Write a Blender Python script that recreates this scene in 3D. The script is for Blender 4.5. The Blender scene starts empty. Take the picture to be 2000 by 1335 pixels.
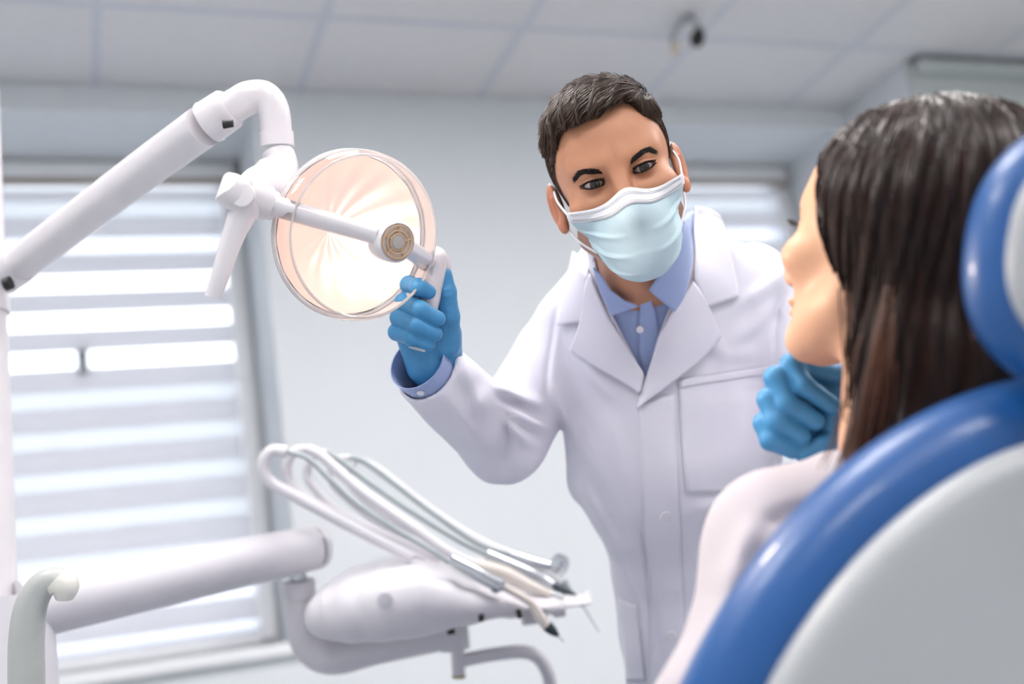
import bpy, bmesh, math, random
import numpy as np
from mathutils import Vector, Matrix

random.seed(7)
rng = np.random.default_rng(11)
scene = bpy.context.scene
COL = scene.collection

# ------------------------------------------------------------------ camera
F = 2200.0                      # focal length in pixels of the 2000 x 1335 frame
CX, CY = 1000.0, 667.5


def nrm(v):
    v = np.asarray(v, dtype=float)
    return v / np.linalg.norm(v)


_Z = nrm([-1300, 8370, -2200])                    # world up seen from the camera
_Y = np.array([-820.0, -713.0, -2200.0])
_Y = nrm(_Y - _Z * (_Y @ _Z))
_X = np.cross(_Y, _Z)
ROT = np.array([_X, _Y, _Z])                      # camera space -> world
CAM = np.array([0.0, 0.0, 1.0])

cam_data = bpy.data.cameras.new('camera')
cam_data.sensor_width = 36.0
cam_data.lens = F * 36.0 / 2000.0
cam_data.clip_start = 0.02
cam_data.dof.use_dof = True
cam_data.dof.focus_distance = 1.29
cam_data.dof.aperture_fstop = 2.0
cam = bpy.data.objects.new('camera', cam_data)
M4 = Matrix.Identity(4)
for i in range(3):
    for j in range(3):
        M4[i][j] = ROT[i][j]
    M4[i][3] = CAM[i]
cam.matrix_world = M4
COL.objects.link(cam)
scene.camera = cam

# ------------------------------------------------------------------ world, view
world = bpy.data.worlds.new('sky')
scene.world = world
world.use_nodes = True
wn = world.node_tree.nodes
wn['Background'].inputs[0].default_value = (0.985, 0.99, 1.0, 1)
wn['Background'].inputs[1].default_value = 3.4
scene.view_settings.view_transform = 'Standard'
scene.view_settings.look = 'None'
scene.view_settings.gamma = 1.0
scene.view_settings.use_curve_mapping = False
scene.view_settings.exposure = 0.66
cy = scene.cycles
cy.adaptive_threshold = 0.02
cy.max_bounces = 6
cy.diffuse_bounces = 3
cy.glossy_bounces = 2
cy.transmission_bounces = 4
cy.transparent_max_bounces = 10
cy.caustics_reflective = False
cy.caustics_refractive = False
LED_POWER = 15.0                                  # ceiling light panels

# ------------------------------------------------------------------ helpers


def c(px, py, d):
    """pixel + distance along the optical axis -> camera-space metres"""
    return np.array([(px - CX) * d / F, -(py - CY) * d / F, -d])


def W(v):
    return np.asarray(v) @ ROT.T + CAM


def P(px, py, d):
    return W(c(px, py, d))


def to_px(v):
    """camera-space points -> pixel coordinates"""
    d = -v[..., 2]
    return np.stack([CX + v[..., 0] * F / d, CY - v[..., 1] * F / d], -1)


def srgb(h):
    h = h.lstrip('#')
    v = [int(h[i:i + 2], 16) / 255 for i in (0, 2, 4)]
    return tuple(x / 12.92 if x <= 0.04045 else ((x + 0.055) / 1.055) ** 2.4 for x in v)


MATS = {}


def mat(name, col, rough=0.5, metal=0.0, spec=0.5, var=0.04, scale=30.0, bump=0.0,
        bscale=200.0, coat=0.0, sheen=0.0, sss=0.0, tint=False, trans=0.0, stretch=None, aniso=0.0):
    """procedural principled material: colour varied by noise, optional fine bump"""
    if name in MATS:
        return MATS[name]
    m = bpy.data.materials.new(name)
    m.use_nodes = True
    nt = m.node_tree
    b = nt.nodes['Principled BSDF']
    tc = nt.nodes.new('ShaderNodeTexCoord')
    vec = tc.outputs['Object']
    if stretch:
        mp = nt.nodes.new('ShaderNodeMapping')
        mp.inputs['Scale'].default_value = stretch
        nt.links.new(vec, mp.inputs['Vector'])
        vec = mp.outputs['Vector']
    nz = nt.nodes.new('ShaderNodeTexNoise')
    nz.inputs['Scale'].default_value = scale
    nz.inputs['Detail'].default_value = 4
    nt.links.new(vec, nz.inputs['Vector'])
    ramp = nt.nodes.new('ShaderNodeValToRGB')
    r = srgb(col) if isinstance(col, str) else col
    ramp.color_ramp.elements[0].color = tuple(max(0, x * (1 - var)) for x in r) + (1,)
    ramp.color_ramp.elements[1].color = tuple(min(1, x * (1 + var)) for x in r) + (1,)
    ramp.color_ramp.elements[0].position = 0.3
    ramp.color_ramp.elements[1].position = 0.7
    nt.links.new(nz.outputs['Fac'], ramp.inputs['Fac'])
    out = ramp.outputs['Color']
    if tint:
        at = nt.nodes.new('ShaderNodeAttribute')
        at.attribute_name = 'tint'
        mx = nt.nodes.new('ShaderNodeMix')
        mx.data_type = 'RGBA'
        mx.blend_type = 'MULTIPLY'
        mx.inputs['Factor'].default_value = 1.0
        nt.links.new(out, mx.inputs[6])
        nt.links.new(at.outputs['Color'], mx.inputs[7])
        out = mx.outputs[2]
    nt.links.new(out, b.inputs['Base Color'])
    b.inputs['Roughness'].default_value = rough
    b.inputs['Metallic'].default_value = metal
    b.inputs['Specular IOR Level'].default_value = spec
    b.inputs['Coat Weight'].default_value = coat
    b.inputs['Sheen Weight'].default_value = sheen
    b.inputs['Subsurface Weight'].default_value = sss
    b.inputs['Anisotropic'].default_value = aniso
    if sss:
        b.inputs['Subsurface Radius'].default_value = (1.0, 0.35, 0.2)
        b.inputs['Subsurface Scale'].default_value = 0.008
    b.inputs['Transmission Weight'].default_value = trans
    if bump:
        n2 = nt.nodes.new('ShaderNodeTexNoise')
        n2.inputs['Scale'].default_value = bscale
        n2.inputs['Detail'].default_value = 3
        nt.links.new(vec, n2.inputs['Vector'])
        bp = nt.nodes.new('ShaderNodeBump')
        bp.inputs['Strength'].default_value = bump
        bp.inputs['Distance'].default_value = 0.002
        nt.links.new(n2.outputs['Fac'], bp.inputs['Height'])
        nt.links.new(bp.outputs['Normal'], b.inputs['Normal'])
    MATS[name] = m
    return m


def fabric_sheet(name, col, see, translucent):
    """thin cloth: diffuse + translucent, with a share of open weave"""
    if name in MATS:
        return MATS[name]
    m = bpy.data.materials.new(name)
    m.use_nodes = True
    nt = m.node_tree
    nt.nodes.clear()
    o = nt.nodes.new('ShaderNodeOutputMaterial')
    d = nt.nodes.new('ShaderNodeBsdfDiffuse')
    t = nt.nodes.new('ShaderNodeBsdfTranslucent')
    tr = nt.nodes.new('ShaderNodeBsdfTransparent')
    r = srgb(col) + (1,)
    nz = nt.nodes.new('ShaderNodeTexNoise')
    nz.inputs['Scale'].default_value = 400
    mxc = nt.nodes.new('ShaderNodeMix')
    mxc.data_type = 'RGBA'
    mxc.inputs[6].default_value = r
    mxc.inputs[7].default_value = tuple(x * 0.96 for x in r[:3]) + (1,)
    nt.links.new(nz.outputs['Fac'], mxc.inputs['Factor'])
    nt.links.new(mxc.outputs[2], d.inputs[0])
    nt.links.new(mxc.outputs[2], t.inputs[0])
    m1 = nt.nodes.new('ShaderNodeMixShader')
    m1.inputs[0].default_value = translucent
    nt.links.new(d.outputs[0], m1.inputs[1])
    nt.links.new(t.outputs[0], m1.inputs[2])
    m2 = nt.nodes.new('ShaderNodeMixShader')
    m2.inputs[0].default_value = see
    nt.links.new(m1.outputs[0], m2.inputs[1])
    nt.links.new(tr.outputs[0], m2.inputs[2])
    nt.links.new(m2.outputs[0], o.inputs[0])
    MATS[name] = m
    return m


def clear_plastic(name, tint_col, gloss=0.08, milk=0.5):
    if name in MATS:
        return MATS[name]
    m = bpy.data.materials.new(name)
    m.use_nodes = True
    nt = m.node_tree
    nt.nodes.clear()
    o = nt.nodes.new('ShaderNodeOutputMaterial')
    tr = nt.nodes.new('ShaderNodeBsdfTransparent')
    tr.inputs[0].default_value = srgb(tint_col) + (1,)
    g = nt.nodes.new('ShaderNodeBsdfGlossy')
    g.inputs['Roughness'].default_value = 0.06
    df = nt.nodes.new('ShaderNodeBsdfDiffuse')
    df.inputs[0].default_value = (0.9, 0.86, 0.86, 1)
    m0 = nt.nodes.new('ShaderNodeMixShader')
    m0.inputs[0].default_value = milk
    nt.links.new(g.outputs[0], m0.inputs[1])
    nt.links.new(df.outputs[0], m0.inputs[2])
    lw = nt.nodes.new('ShaderNodeFresnel')
    lw.inputs[0].default_value = 1.45
    ad = nt.nodes.new('ShaderNodeMath')
    ad.operation = 'ADD'
    ad.use_clamp = True
    ad.inputs[1].default_value = gloss
    nt.links.new(lw.outputs[0], ad.inputs[0])
    mx = nt.nodes.new('ShaderNodeMixShader')
    nt.links.new(ad.outputs[0], mx.inputs[0])
    nt.links.new(tr.outputs[0], mx.inputs[1])
    nt.links.new(m0.outputs[0], mx.inputs[2])
    nt.links.new(mx.outputs[0], o.inputs[0])
    MATS[name] = m
    return m


def emit(name, col, s):
    m = bpy.data.materials.new(name)
    m.use_nodes = True
    b = m.node_tree.nodes['Principled BSDF']
    b.inputs['Base Color'].default_value = srgb(col) + (1,)
    b.inputs['Emission Color'].default_value = srgb(col) + (1,)
    b.inputs['Emission Strength'].default_value = s
    MATS[name] = m
    return m


class MB:
    """collects world-space vertices and faces for ONE part"""

    def __init__(self):
        self.v, self.f, self.mi = [], [], []
        self.n = 0

    def add(self, vf, mi=0):
        v, f = vf
        v = np.asarray(v, dtype=float).reshape(-1, 3)
        self.v.append(v)
        self.f += [tuple(int(i) + self.n for i in q) for q in f]
        self.mi += [mi] * len(f)
        self.n += len(v)
        return self

    def get(self):
        return np.concatenate(self.v), self.f


def thing(name, label, cat, loc=(0, 0, 0), group=None):
    o = bpy.data.objects.new(name, None)
    COL.objects.link(o)
    o.location = Vector([float(x) for x in loc])
    o['label'] = label
    o['category'] = cat
    if group:
        o['group'] = group
    return o


def origin_of(o):
    v = np.zeros(3)
    while o is not None:
        v += np.array(o.location)
        o = o.parent
    return v


def obj(name, vf, material, parent=None, smooth=40, label=None, loc=None, tints=None):
    """one mesh object from world-space vertices, parented under its thing"""
    mi = None
    if isinstance(vf, MB):
        mi = vf.mi
        vf = vf.get()
    v, f = vf
    v = np.asarray(v, dtype=float)
    base = origin_of(parent) if parent is not None else (np.zeros(3) if loc is None else np.asarray(loc, float))
    me = bpy.data.meshes.new(name)
    v = v - base
    if isinstance(f, np.ndarray):
        k = f.shape[1]
        me.vertices.add(len(v))
        me.vertices.foreach_set('co', v.astype(np.float32).ravel())
        me.loops.add(f.size)
        me.loops.foreach_set('vertex_index', f.astype(np.int32).ravel())
        me.polygons.add(len(f))
        me.polygons.foreach_set('loop_start', np.arange(0, f.size, k, dtype=np.int32))
        me.update(calc_edges=True)
        me.validate()
    else:
        me.from_pydata(v.tolist(), [], f)
        me.update()
        bm = bmesh.new()
        bm.from_mesh(me)
        bmesh.ops.recalc_face_normals(bm, faces=bm.faces)
        bm.to_mesh(me)
        bm.free()
    ms = material if isinstance(material, (list, tuple)) else [material]
    for m in ms:
        me.materials.append(m)
    if mi is not None and len(ms) > 1 and len(mi) == len(me.polygons):
        me.polygons.foreach_set('material_index', np.array(mi, dtype=np.int32))
    if tints is not None:
        a = me.color_attributes.new('tint', 'FLOAT_COLOR', 'POINT')
        cc = np.ones((len(v), 4), np.float32)
        cc[:, :3] = tints
        a.data.foreach_set('color', cc.ravel())
    if smooth:
        me.polygons.foreach_set('use_smooth', np.ones(len(me.polygons), dtype=bool))
        if smooth < 180:
            me.set_sharp_from_angle(angle=math.radians(smooth))
    o = bpy.data.objects.new(name, me)
    COL.objects.link(o)
    if parent is not None:
        o.parent = parent
    elif loc is not None:
        o.location = Vector([float(x) for x in loc])
    if label:
        o['label'] = label
    return o


def tag(o, label, cat, group=None):
    o['label'] = label
    o['category'] = cat
    if group:
        o['group'] = group
    return o


def struct(o):
    o['kind'] = 'structure'
    return o


def box(lo, hi, bev=0.0):
    lo, hi = np.minimum(lo, hi).astype(float), np.maximum(lo, hi).astype(float)
    if bev <= 0:
        v = [(x, y, z) for x in (lo[0], hi[0]) for y in (lo[1], hi[1]) for z in (lo[2], hi[2])]
        f = [(0, 1, 3, 2), (4, 6, 7, 5), (0, 4, 5, 1), (2, 3, 7, 6), (0, 2, 6, 4), (1, 5, 7, 3)]
        return np.array(v), f
    bm = bmesh.new()
    bmesh.ops.create_cube(bm, size=1.0)
    for q in bm.verts:
        q.co = Vector([lo[i] + (q.co[i] + 0.5) * (hi[i] - lo[i]) for i in range(3)])
    bmesh.ops.bevel(bm, geom=list(bm.edges), offset=bev, segments=3, profile=0.5, affect='EDGES')
    v = np.array([q.co[:] for q in bm.verts])
    bm.verts.index_update()
    f = [tuple(q.index for q in p.verts) for p in bm.faces]
    bm.free()
    return v, f


def spline(pts, n=8):
    """Catmull-Rom through pts"""
    p = np.asarray(pts, dtype=float)
    if len(p) < 3:
        return p
    q = np.vstack([2 * p[0] - p[1], p, 2 * p[-1] - p[-2]])
    out = []
    for i in range(1, len(q) - 2):
        a, b, d, e = q[i - 1], q[i], q[i + 1], q[i + 2]
        for k in range(n):
            t = k / n
            out.append(0.5 * (2 * b + (d - a) * t + (2 * a - 5 * b + 4 * d - e) * t * t + (3 * b - a - 3 * d + e) * t ** 3))
    out.append(p[-1])
    return np.array(out)


def tube(pts, rad, segs=16, sub=8, cap=True, flat=1.0):
    """swept round tube; rad may be a number or one per point"""
    p = np.asarray(pts, dtype=float)
    r = np.full(len(p), rad, float) if np.isscalar(rad) else np.asarray(rad, float)
    if sub and len(p) > 2:
        pr = spline(np.hstack([p, r[:, None]]), sub)
        p, r = pr[:, :3], np.abs(pr[:, 3])
    n = len(p)
    tan = np.gradient(p, axis=0)
    tan /= np.linalg.norm(tan, axis=1)[:, None] + 1e-12
    u = np.cross(tan[0], [0.13, 0.31, 0.94])
    if np.linalg.norm(u) < 1e-3:
        u = np.cross(tan[0], [1, 0, 0])
    u = nrm(u)
    ang = np.linspace(0, 2 * math.pi, segs, endpoint=False)
    V = []
    for i in range(n):
        u = nrm(u - tan[i] * (u @ tan[i]))
        w = np.cross(tan[i], u)
        V.append(p[i] + r[i] * (np.cos(ang)[:, None] * u + flat * np.sin(ang)[:, None] * w))
    V = np.concatenate(V)
    f = []
    for i in range(n - 1):
        for j in range(segs):
            k = (j + 1) % segs
            f.append((i * segs + j, i * segs + k, (i + 1) * segs + k, (i + 1) * segs + j))
    if cap:
        f.append(tuple(range(segs))[::-1])
        f.append(tuple(range((n - 1) * segs, n * segs)))
    return V, f


def lathe(prof, o, axis, segs=40, cap=True):
    """profile [(r, h)] turned about axis through o"""
    axis = nrm(axis)
    u = np.cross(axis, [0.2, 0.9, 0.37])
    u = nrm(u)
    w = np.cross(axis, u)
    ang = np.linspace(0, 2 * math.pi, segs, endpoint=False)
    V, f = [], []
    for r, h in prof:
        V.append(np.asarray(o) + axis * h + max(r, 1e-5) * (np.cos(ang)[:, None] * u + np.sin(ang)[:, None] * w))
    for i in range(len(prof) - 1):
        for j in range(segs):
            k = (j + 1) % segs
            f.append((i * segs + j, i * segs + k, (i + 1) * segs + k, (i + 1) * segs + j))
    if cap:
        f.append(tuple(range(segs))[::-1])
        n = len(prof)
        f.append(tuple(range((n - 1) * segs, n * segs)))
    return np.concatenate(V), f


# ------------------------------------------------------------------ distance-field modelling


def smin(a, b, k):
    h = np.clip(0.5 + 0.5 * (b - a) / k, 0, 1)
    return b * (1 - h) + a * h - k * h * (1 - h)


def smax(a, b, k):
    return -smin(-a, -b, k)


def cap_d(p, a, b, ra, rb=None):
    rb = ra if rb is None else rb
    a, b = np.asarray(a, np.float32), np.asarray(b, np.float32)
    ab = b - a
    t = np.clip(((p - a) @ ab) / (ab @ ab + 1e-12), 0, 1)
    q = p - a - t[:, None] * ab
    return np.sqrt((q * q).sum(1)) - (ra + (rb - ra) * t)


def ell_d(p, o, r, A=None):
    q = p - np.asarray(o, np.float32)
    if A is not None:
        q = q @ np.asarray(A, np.float32).T
    r = np.asarray(r, np.float32)
    k0 = np.sqrt(((q / r) ** 2).sum(1)) + 1e-9
    k1 = np.sqrt(((q / (r * r)) ** 2).sum(1)) + 1e-9
    return k0 * (k0 - 1) / k1


def chain_d(p, pts, rs, k=0.004):
    d = None
    for i in range(len(pts) - 1):
        e = cap_d(p, pts[i], pts[i + 1], rs[i], rs[i + 1])
        d = e if d is None else smin(d, e, k)
    return d


def sdf_mesh(f, lo, hi, h, margin=1.7, s=5):
    """surface nets over a sparse narrow band; returns (verts, quads)"""
    lo, hi = np.asarray(lo, np.float32), np.asarray(hi, np.float32)
    nc = np.ceil((hi - lo) / (h * s)).astype(int) + 1
    n = nc * s
    ax = [lo[i] + (np.arange(nc[i]) * s + s / 2 - 0.5) * h for i in range(3)]
    G = np.stack(np.meshgrid(*ax, indexing='ij'), -1).reshape(-1, 3).astype(np.float32)
    cv = f(G).reshape(nc)
    act = np.abs(cv) < h * s * margin
    D = np.repeat(np.repeat(np.repeat(np.where(cv < 0, -1.0, 1.0).astype(np.float32), s, 0), s, 1), s, 2)
    am = np.repeat(np.repeat(np.repeat(act, s, 0), s, 1), s, 2)
    idx = np.argwhere(am)
    pts = (lo + idx * h).astype(np.float32)
    val = np.empty(len(pts), np.float32)
    for i in range(0, len(pts), 400000):
        val[i:i + 400000] = f(pts[i:i + 400000])
    D[am] = val
    ins = D < 0
    cnt = np.zeros(np.array(n) - 1, np.int8)
    sl = [slice(0, -1), slice(1, None)]
    for i in (0, 1):
        for j in (0, 1):
            for k in (0, 1):
                cnt += ins[sl[i], sl[j], sl[k]]
    cells = np.argwhere((cnt > 0) & (cnt < 8))
    ident = np.full(np.array(n) - 1, -1, np.int32)
    ident[cells[:, 0], cells[:, 1], cells[:, 2]] = np.arange(len(cells))
    acc = np.zeros((len(cells), 3), np.float64)
    num = np.zeros(len(cells))
    cor = np.array([(i, j, k) for i in (0, 1) for j in (0, 1) for k in (0, 1)])
    vals = [D[cells[:, 0] + o[0], cells[:, 1] + o[1], cells[:, 2] + o[2]] for o in cor]
    for a in range(8):
        for b in range(a + 1, 8):
            if np.abs(cor[a] - cor[b]).sum() != 1:
                continue
            va, vb = vals[a], vals[b]
            m = (va < 0) != (vb < 0)
            t = np.where(m, va / np.where(m, va - vb, 1), 0)
            acc += np.where(m[:, None], cor[a] + t[:, None] * (cor[b] - cor[a]), 0)
            num += m
    V = lo + (cells + acc / num[:, None]) * h
    quads = []
    for axis in range(3):
        o = [0, 0, 0]
        o[axis] = 1
        A = ins[:n[0] - o[0], :n[1] - o[1], :n[2] - o[2]]
        B = ins[o[0]:, o[1]:, o[2]:]
        e = np.argwhere(A != B)
        b, d = [(1, 2), (2, 0), (0, 1)][axis]
        e = e[(e[:, b] > 0) & (e[:, d] > 0) & (e[:, b] < n[b] - 1) & (e[:, d] < n[d] - 1)]
        flip = A[e[:, 0], e[:, 1], e[:, 2]]
        q = []
        for db, dd in ((-1, -1), (0, -1), (0, 0), (-1, 0)):
            x = e.copy()
            x[:, b] += db
            x[:, d] += dd
            q.append(ident[x[:, 0], x[:, 1], x[:, 2]])
        q = np.stack(q, 1)
        q[~flip] = q[~flip][:, ::-1]
        quads.append(q[(q >= 0).all(1)])
    return V, np.concatenate(quads)


def grad(f, p, e=0.0015):
    g = np.stack([f(p + np.eye(3, dtype=np.float32)[i] * e) - f(p - np.eye(3, dtype=np.float32)[i] * e) for i in range(3)], 1)
    return g / (np.linalg.norm(g, axis=1)[:, None] + 1e-9)


def snap(f, p, off=0.0, it=8):
    p = np.asarray(p, np.float32)
    for _ in range(it):
        p = p - grad(f, p) * (f(p) - off)[:, None] * 0.9
    return p


def trace(f, px, d0=0.9, d1=2.4, it=90):
    """camera rays through pixels -> camera-space hit points on the field"""
    px = np.asarray(px, float)
    dirs = np.stack([(px[:, 0] - CX) / F, -(px[:, 1] - CY) / F, -np.ones(len(px))], 1)
    ln = np.linalg.norm(dirs, axis=1)
    t = np.full(len(px), d0)
    bs, bt = np.full(len(px), 9.0), t.copy()
    for _ in range(it):
        s = f((dirs * t[:, None]).astype(np.float32))
        b = s < bs
        bs, bt = np.where(b, s, bs), np.where(b, t, bt)
        t = np.clip(t + 0.7 * s / ln, d0, d1)
    t = np.where(t >= d1 - 1e-6, bt, t)            # rays that slip past take their closest approach
    return dirs * t[:, None]


def resample(pl, n):
    pl = np.asarray(pl, float)
    L = np.r_[0, np.cumsum(np.linalg.norm(np.diff(pl, axis=0), axis=1))]
    t = np.linspace(0, L[-1], n)
    return np.stack([np.interp(t, L, pl[:, i]) for i in range(pl.shape[1])], 1)


def grid_faces(n, m):
    return [(i * m + j, i * m + j + 1, (i + 1) * m + j + 1, (i + 1) * m + j) for i in range(n - 1) for j in range(m - 1)]


def drape(f, A, B, n=24, m=14, off=0.004, bulge=0.0, bend=None):
    """cloth panel between two pixel curves A and B, laid on a field; camera space"""
    a, b = resample(A, n), resample(B, n)
    t = np.linspace(0, 1, m)
    px = a[:, None, :] * (1 - t)[None, :, None] + b[:, None, :] * t[None, :, None]
    flat = px.reshape(-1, 2)
    hit = trace(f, flat)
    ok = np.abs(f(hit.astype(np.float32))) < .003
    N = grad(f, hit.astype(np.float32), 0.006)
    ok &= N[:, 2] > .12
    if not ok.all() and ok.any():
        # where the panel rises past the outline it carries on at the depth of its nearest resting point
        good = np.nonzero(ok)[0]
        for i in np.nonzero(~ok)[0]:
            j = good[np.argmin(((flat[good] - flat[i]) ** 2).sum(1))]
            z = hit[j, 2] - .25 * np.linalg.norm(flat[j] - flat[i]) * (-hit[j, 2]) / F
            hit[i] = c(flat[i, 0], flat[i, 1], -z)
            N[i] = nrm(N[j] * [1, 1, .6])
        for _ in range(6):
            for X in (hit, N):
                G = X.reshape(n, m, 3)
                S_ = G.copy()
                S_[1:-1] = (G[:-2] + 2 * G[1:-1] + G[2:]) / 4
                B_ = ~ok.reshape(n, m)
                B_ = B_ | np.roll(B_, 1, 0) | np.roll(B_, -1, 0)
                G[B_] = S_[B_]
    T = np.tile(t, n)
    S = np.repeat(np.linspace(0, 1, n), m)
    o = off + bulge * 4 * T * (1 - T)
    if bend is not None:
        o = o + bend(S, T)
    return hit + N * o[:, None], grid_faces(n, m)


def poly_d(q, poly):
    """signed distance to a 2-D polygon (negative inside)"""
    poly = np.asarray(poly, np.float32)
    d = np.full(len(q), 1e9, np.float32)
    s = np.ones(len(q), np.float32)
    n = len(poly)
    for i in range(n):
        a, b = poly[i], poly[i - 1]
        e = b - a
        w = q - a
        t = np.clip((w @ e) / (e @ e), 0, 1)
        x = w - t[:, None] * e
        d = np.minimum(d, (x * x).sum(1))
        c1, c2 = q[:, 1] >= a[1], q[:, 1] < b[1]
        c3 = e[0] * w[:, 1] > e[1] * w[:, 0]
        s = np.where((c1 & c2 & c3) | (~c1 & ~c2 & ~c3), -s, s)
    return s * np.sqrt(d)


def fold(p, segs, width, amp):
    """cloth folds: ridges (amp > 0) or creases along pixel polylines"""
    q = to_px(p.astype(np.float64)).astype(np.float32)
    out = np.zeros(len(p), np.float32)
    for pl in segs:
        P2 = np.array(pl, np.float32)
        lo_, hi_ = P2.min(0) - 3 * width, P2.max(0) + 3 * width
        ix = np.nonzero((q[:, 0] > lo_[0]) & (q[:, 0] < hi_[0]) & (q[:, 1] > lo_[1]) & (q[:, 1] < hi_[1]))[0]
        if not len(ix):
            continue
        qq = q[ix]
        best = np.full(len(ix), 1e9, np.float32)
        tt = np.zeros(len(ix), np.float32)
        n = len(pl) - 1
        for i in range(n):
            a, b = P2[i], P2[i + 1]
            e = b - a
            w = qq - a
            t = np.clip((w @ e) / (e @ e), 0, 1)
            x = w - t[:, None] * e
            dd = (x * x).sum(1)
            m = dd < best
            best = np.where(m, dd, best)
            tt = np.where(m, (i + t) / n, tt)
        out[ix] += amp * np.exp(-best / (width * width)) * np.clip(4 * tt * (1 - tt) + 0.15, 0, 1)
    return out


def strands_mesh(pts, r0, r1):
    """(N,K,3) polylines -> thin three-sided tapered hairs"""
    N, K, _ = pts.shape
    tan = np.gradient(pts, axis=1)
    tan /= np.linalg.norm(tan, axis=2, keepdims=True) + 1e-9
    ref = np.array([0.31, 0.22, 0.93])
    u = np.cross(tan, ref)
    u /= np.linalg.norm(u, axis=2, keepdims=True) + 1e-9
    w = np.cross(tan, u)
    r = np.linspace(r0, r1, K)[None, :, None]
    V = []
    for a in (0, 2.094, 4.188):
        V.append(pts + r * (math.cos(a) * u + math.sin(a) * w))
    V = np.stack(V, 2).reshape(-1, 3)
    base = (np.arange(N) * K * 3)[:, None, None] + (np.arange(K - 1) * 3)[None, :, None]
    q = []
    for j in range(3):
        k = (j + 1) % 3
        q.append(np.stack([base[..., 0] + j, base[..., 0] + k, base[..., 0] + 3 + k, base[..., 0] + 3 + j], -1))
    return V, np.stack(q, 2).reshape(-1, 4)


def sample_faces(V, Q, n):
    a = V[Q[:, 0]]
    ar = np.linalg.norm(np.cross(V[Q[:, 2]] - a, V[Q[:, 3]] - V[Q[:, 1]]), axis=1)
    i = rng.choice(len(Q), n, p=ar / ar.sum())
    u, v = rng.random((2, n, 1))
    q = Q[i]
    return (V[q[:, 0]] * (1 - u) + V[q[:, 1]] * u) * (1 - v) + (V[q[:, 3]] * (1 - u) + V[q[:, 2]] * u) * v


def solidify(o, t, off=-1):
    m = o.modifiers.new('thickness', 'SOLIDIFY')
    m.thickness = t
    m.offset = off
    return o

# ================================================================== THE ROOM
YW = 3.17            # plane of the window wall
ZC = 2.74            # ceiling
XR = 2.78            # right-hand return wall
NB = 0.40            # depth of the window niches
M_wall = mat('painted_wall', '#dfe4e8', 0.7, var=0.012, scale=3, bump=0.05, bscale=300)
M_wall2 = mat('painted_wall_grey', '#c3cac9', 0.7, var=0.012, scale=3, bump=0.05, bscale=300)
M_tile = mat('ceiling_tile', '#e0dfe2', 0.85, var=0.02, scale=60, bump=0.15, bscale=400)
M_tbar = mat('ceiling_bar', '#cdd1da', 0.5, var=0.01)
M_floor = mat('vinyl_floor', '#c2c5c9', 0.35, var=0.05, scale=12)
M_pvc = mat('white_pvc', '#eef0f3', 0.35, var=0.01)
M_brown = mat('bronze_rail', '#9a8e84', 0.5, var=0.03)

struct(obj('floor', box((-2.1, -2.3, -0.1), (4.4, 3.7, 0)), M_floor, smooth=0))
N1 = (-0.62, 0.545)
N2 = (1.88, 2.715)
ZS, ZT = 1.075, 2.655
wf = MB()
for x0, x1 in ((-2.0, N1[0]), (N1[1], N2[0]), (N2[1], XR)):
    wf.add(box((x0, YW, 0), (x1, YW + 0.5, ZC)))
for x0, x1 in (N1, N2):
    wf.add(box((x0, YW, 0), (x1, YW + 0.5, ZS)))
    wf.add(box((x0, YW, ZT), (x1, YW + 0.5, ZC)))
struct(obj('wall_front', wf, M_wall, smooth=0))
struct(obj('wall_left', box((-2.1, -2.3, 0), (-2.0, YW + 0.5, ZC)), M_wall, smooth=0))
struct(obj('wall_back', box((-2.0, -2.3, 0), (4.4, -2.2, ZC)), M_wall, smooth=0))
struct(obj('wall_far_right', box((4.3, -2.2, 0), (4.4, 2.81, ZC)), M_wall2, smooth=0))
struct(obj('wall_right', box((XR, 2.83, 0), (4.4, YW + 0.5, ZC)), M_wall, smooth=0))
wr = struct(obj('wall_alcove', box((XR, 2.81, 0), (4.4, 2.83, ZC)), M_wall2, smooth=0))
struct(obj('trim_1', box((XR + 0.02, 2.765, ZC - 0.055), (4.3, 2.81, ZC - 0.012), 0.008), M_wall2, smooth=40))

# suspended ceiling: slab, tiles with recessed joints, bars
ce = struct(obj('ceiling', box((-2.1, -2.3, ZC + 0.012), (4.4, YW + 0.5, ZC + 0.1)), M_tile, smooth=0))
TX0, TY0, TS = 0.10, 2.745, 0.6
tile_v, tile_f = box((-0.294, -0.294, 0.0), (0.294, 0.294, 0.011), 0.004)
tile_me = None
LED_CELLS = {(-2, -3), (0, -3), (2, -3), (4, -3), (-2, -6), (0, -6), (2, -6), (4, -6)}
for i in range(-4, 8):
    for j in range(-9, 2):
        if (i, j) in LED_CELLS:
            continue
        x, y = TX0 + (i + 0.5) * TS, TY0 + (j + 0.5) * TS
        x0, x1 = max(x - 0.294, -2.0), min(x + 0.294, XR if y > 2.81 else 4.3)
        y0, y1 = max(y - 0.294, -2.2), min(y + 0.294, YW)
        if x1 - x0 < 0.03 or y1 - y0 < 0.03:
            continue
        full = x1 - x0 > 0.587 and y1 - y0 > 0.587
        if full and tile_me is not None:
            t = bpy.data.objects.new('ceiling_tile', tile_me)
            COL.objects.link(t)
            t.parent = ce
            t.location = (x, y, ZC)
        elif full:
            t = obj('ceiling_tile', (tile_v, tile_f), M_tile, None, smooth=30)
            t.parent = ce
            t.location = (x, y, ZC)
            tile_me = t.data
        else:
            t = obj('ceiling_tile', box((x0, y0, ZC), (x1, y1, ZC + 0.011), 0.004), M_tile, None, smooth=30)
            t.parent = ce
for i in range(-3, 8):
    x = TX0 + i * TS
    y1 = YW if x < XR else 2.81
    obj('ceiling_bar', box((x - 0.012, -2.2, ZC - 0.002), (x + 0.012, y1, ZC + 0.008)), M_tbar, ce, smooth=0)
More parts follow.
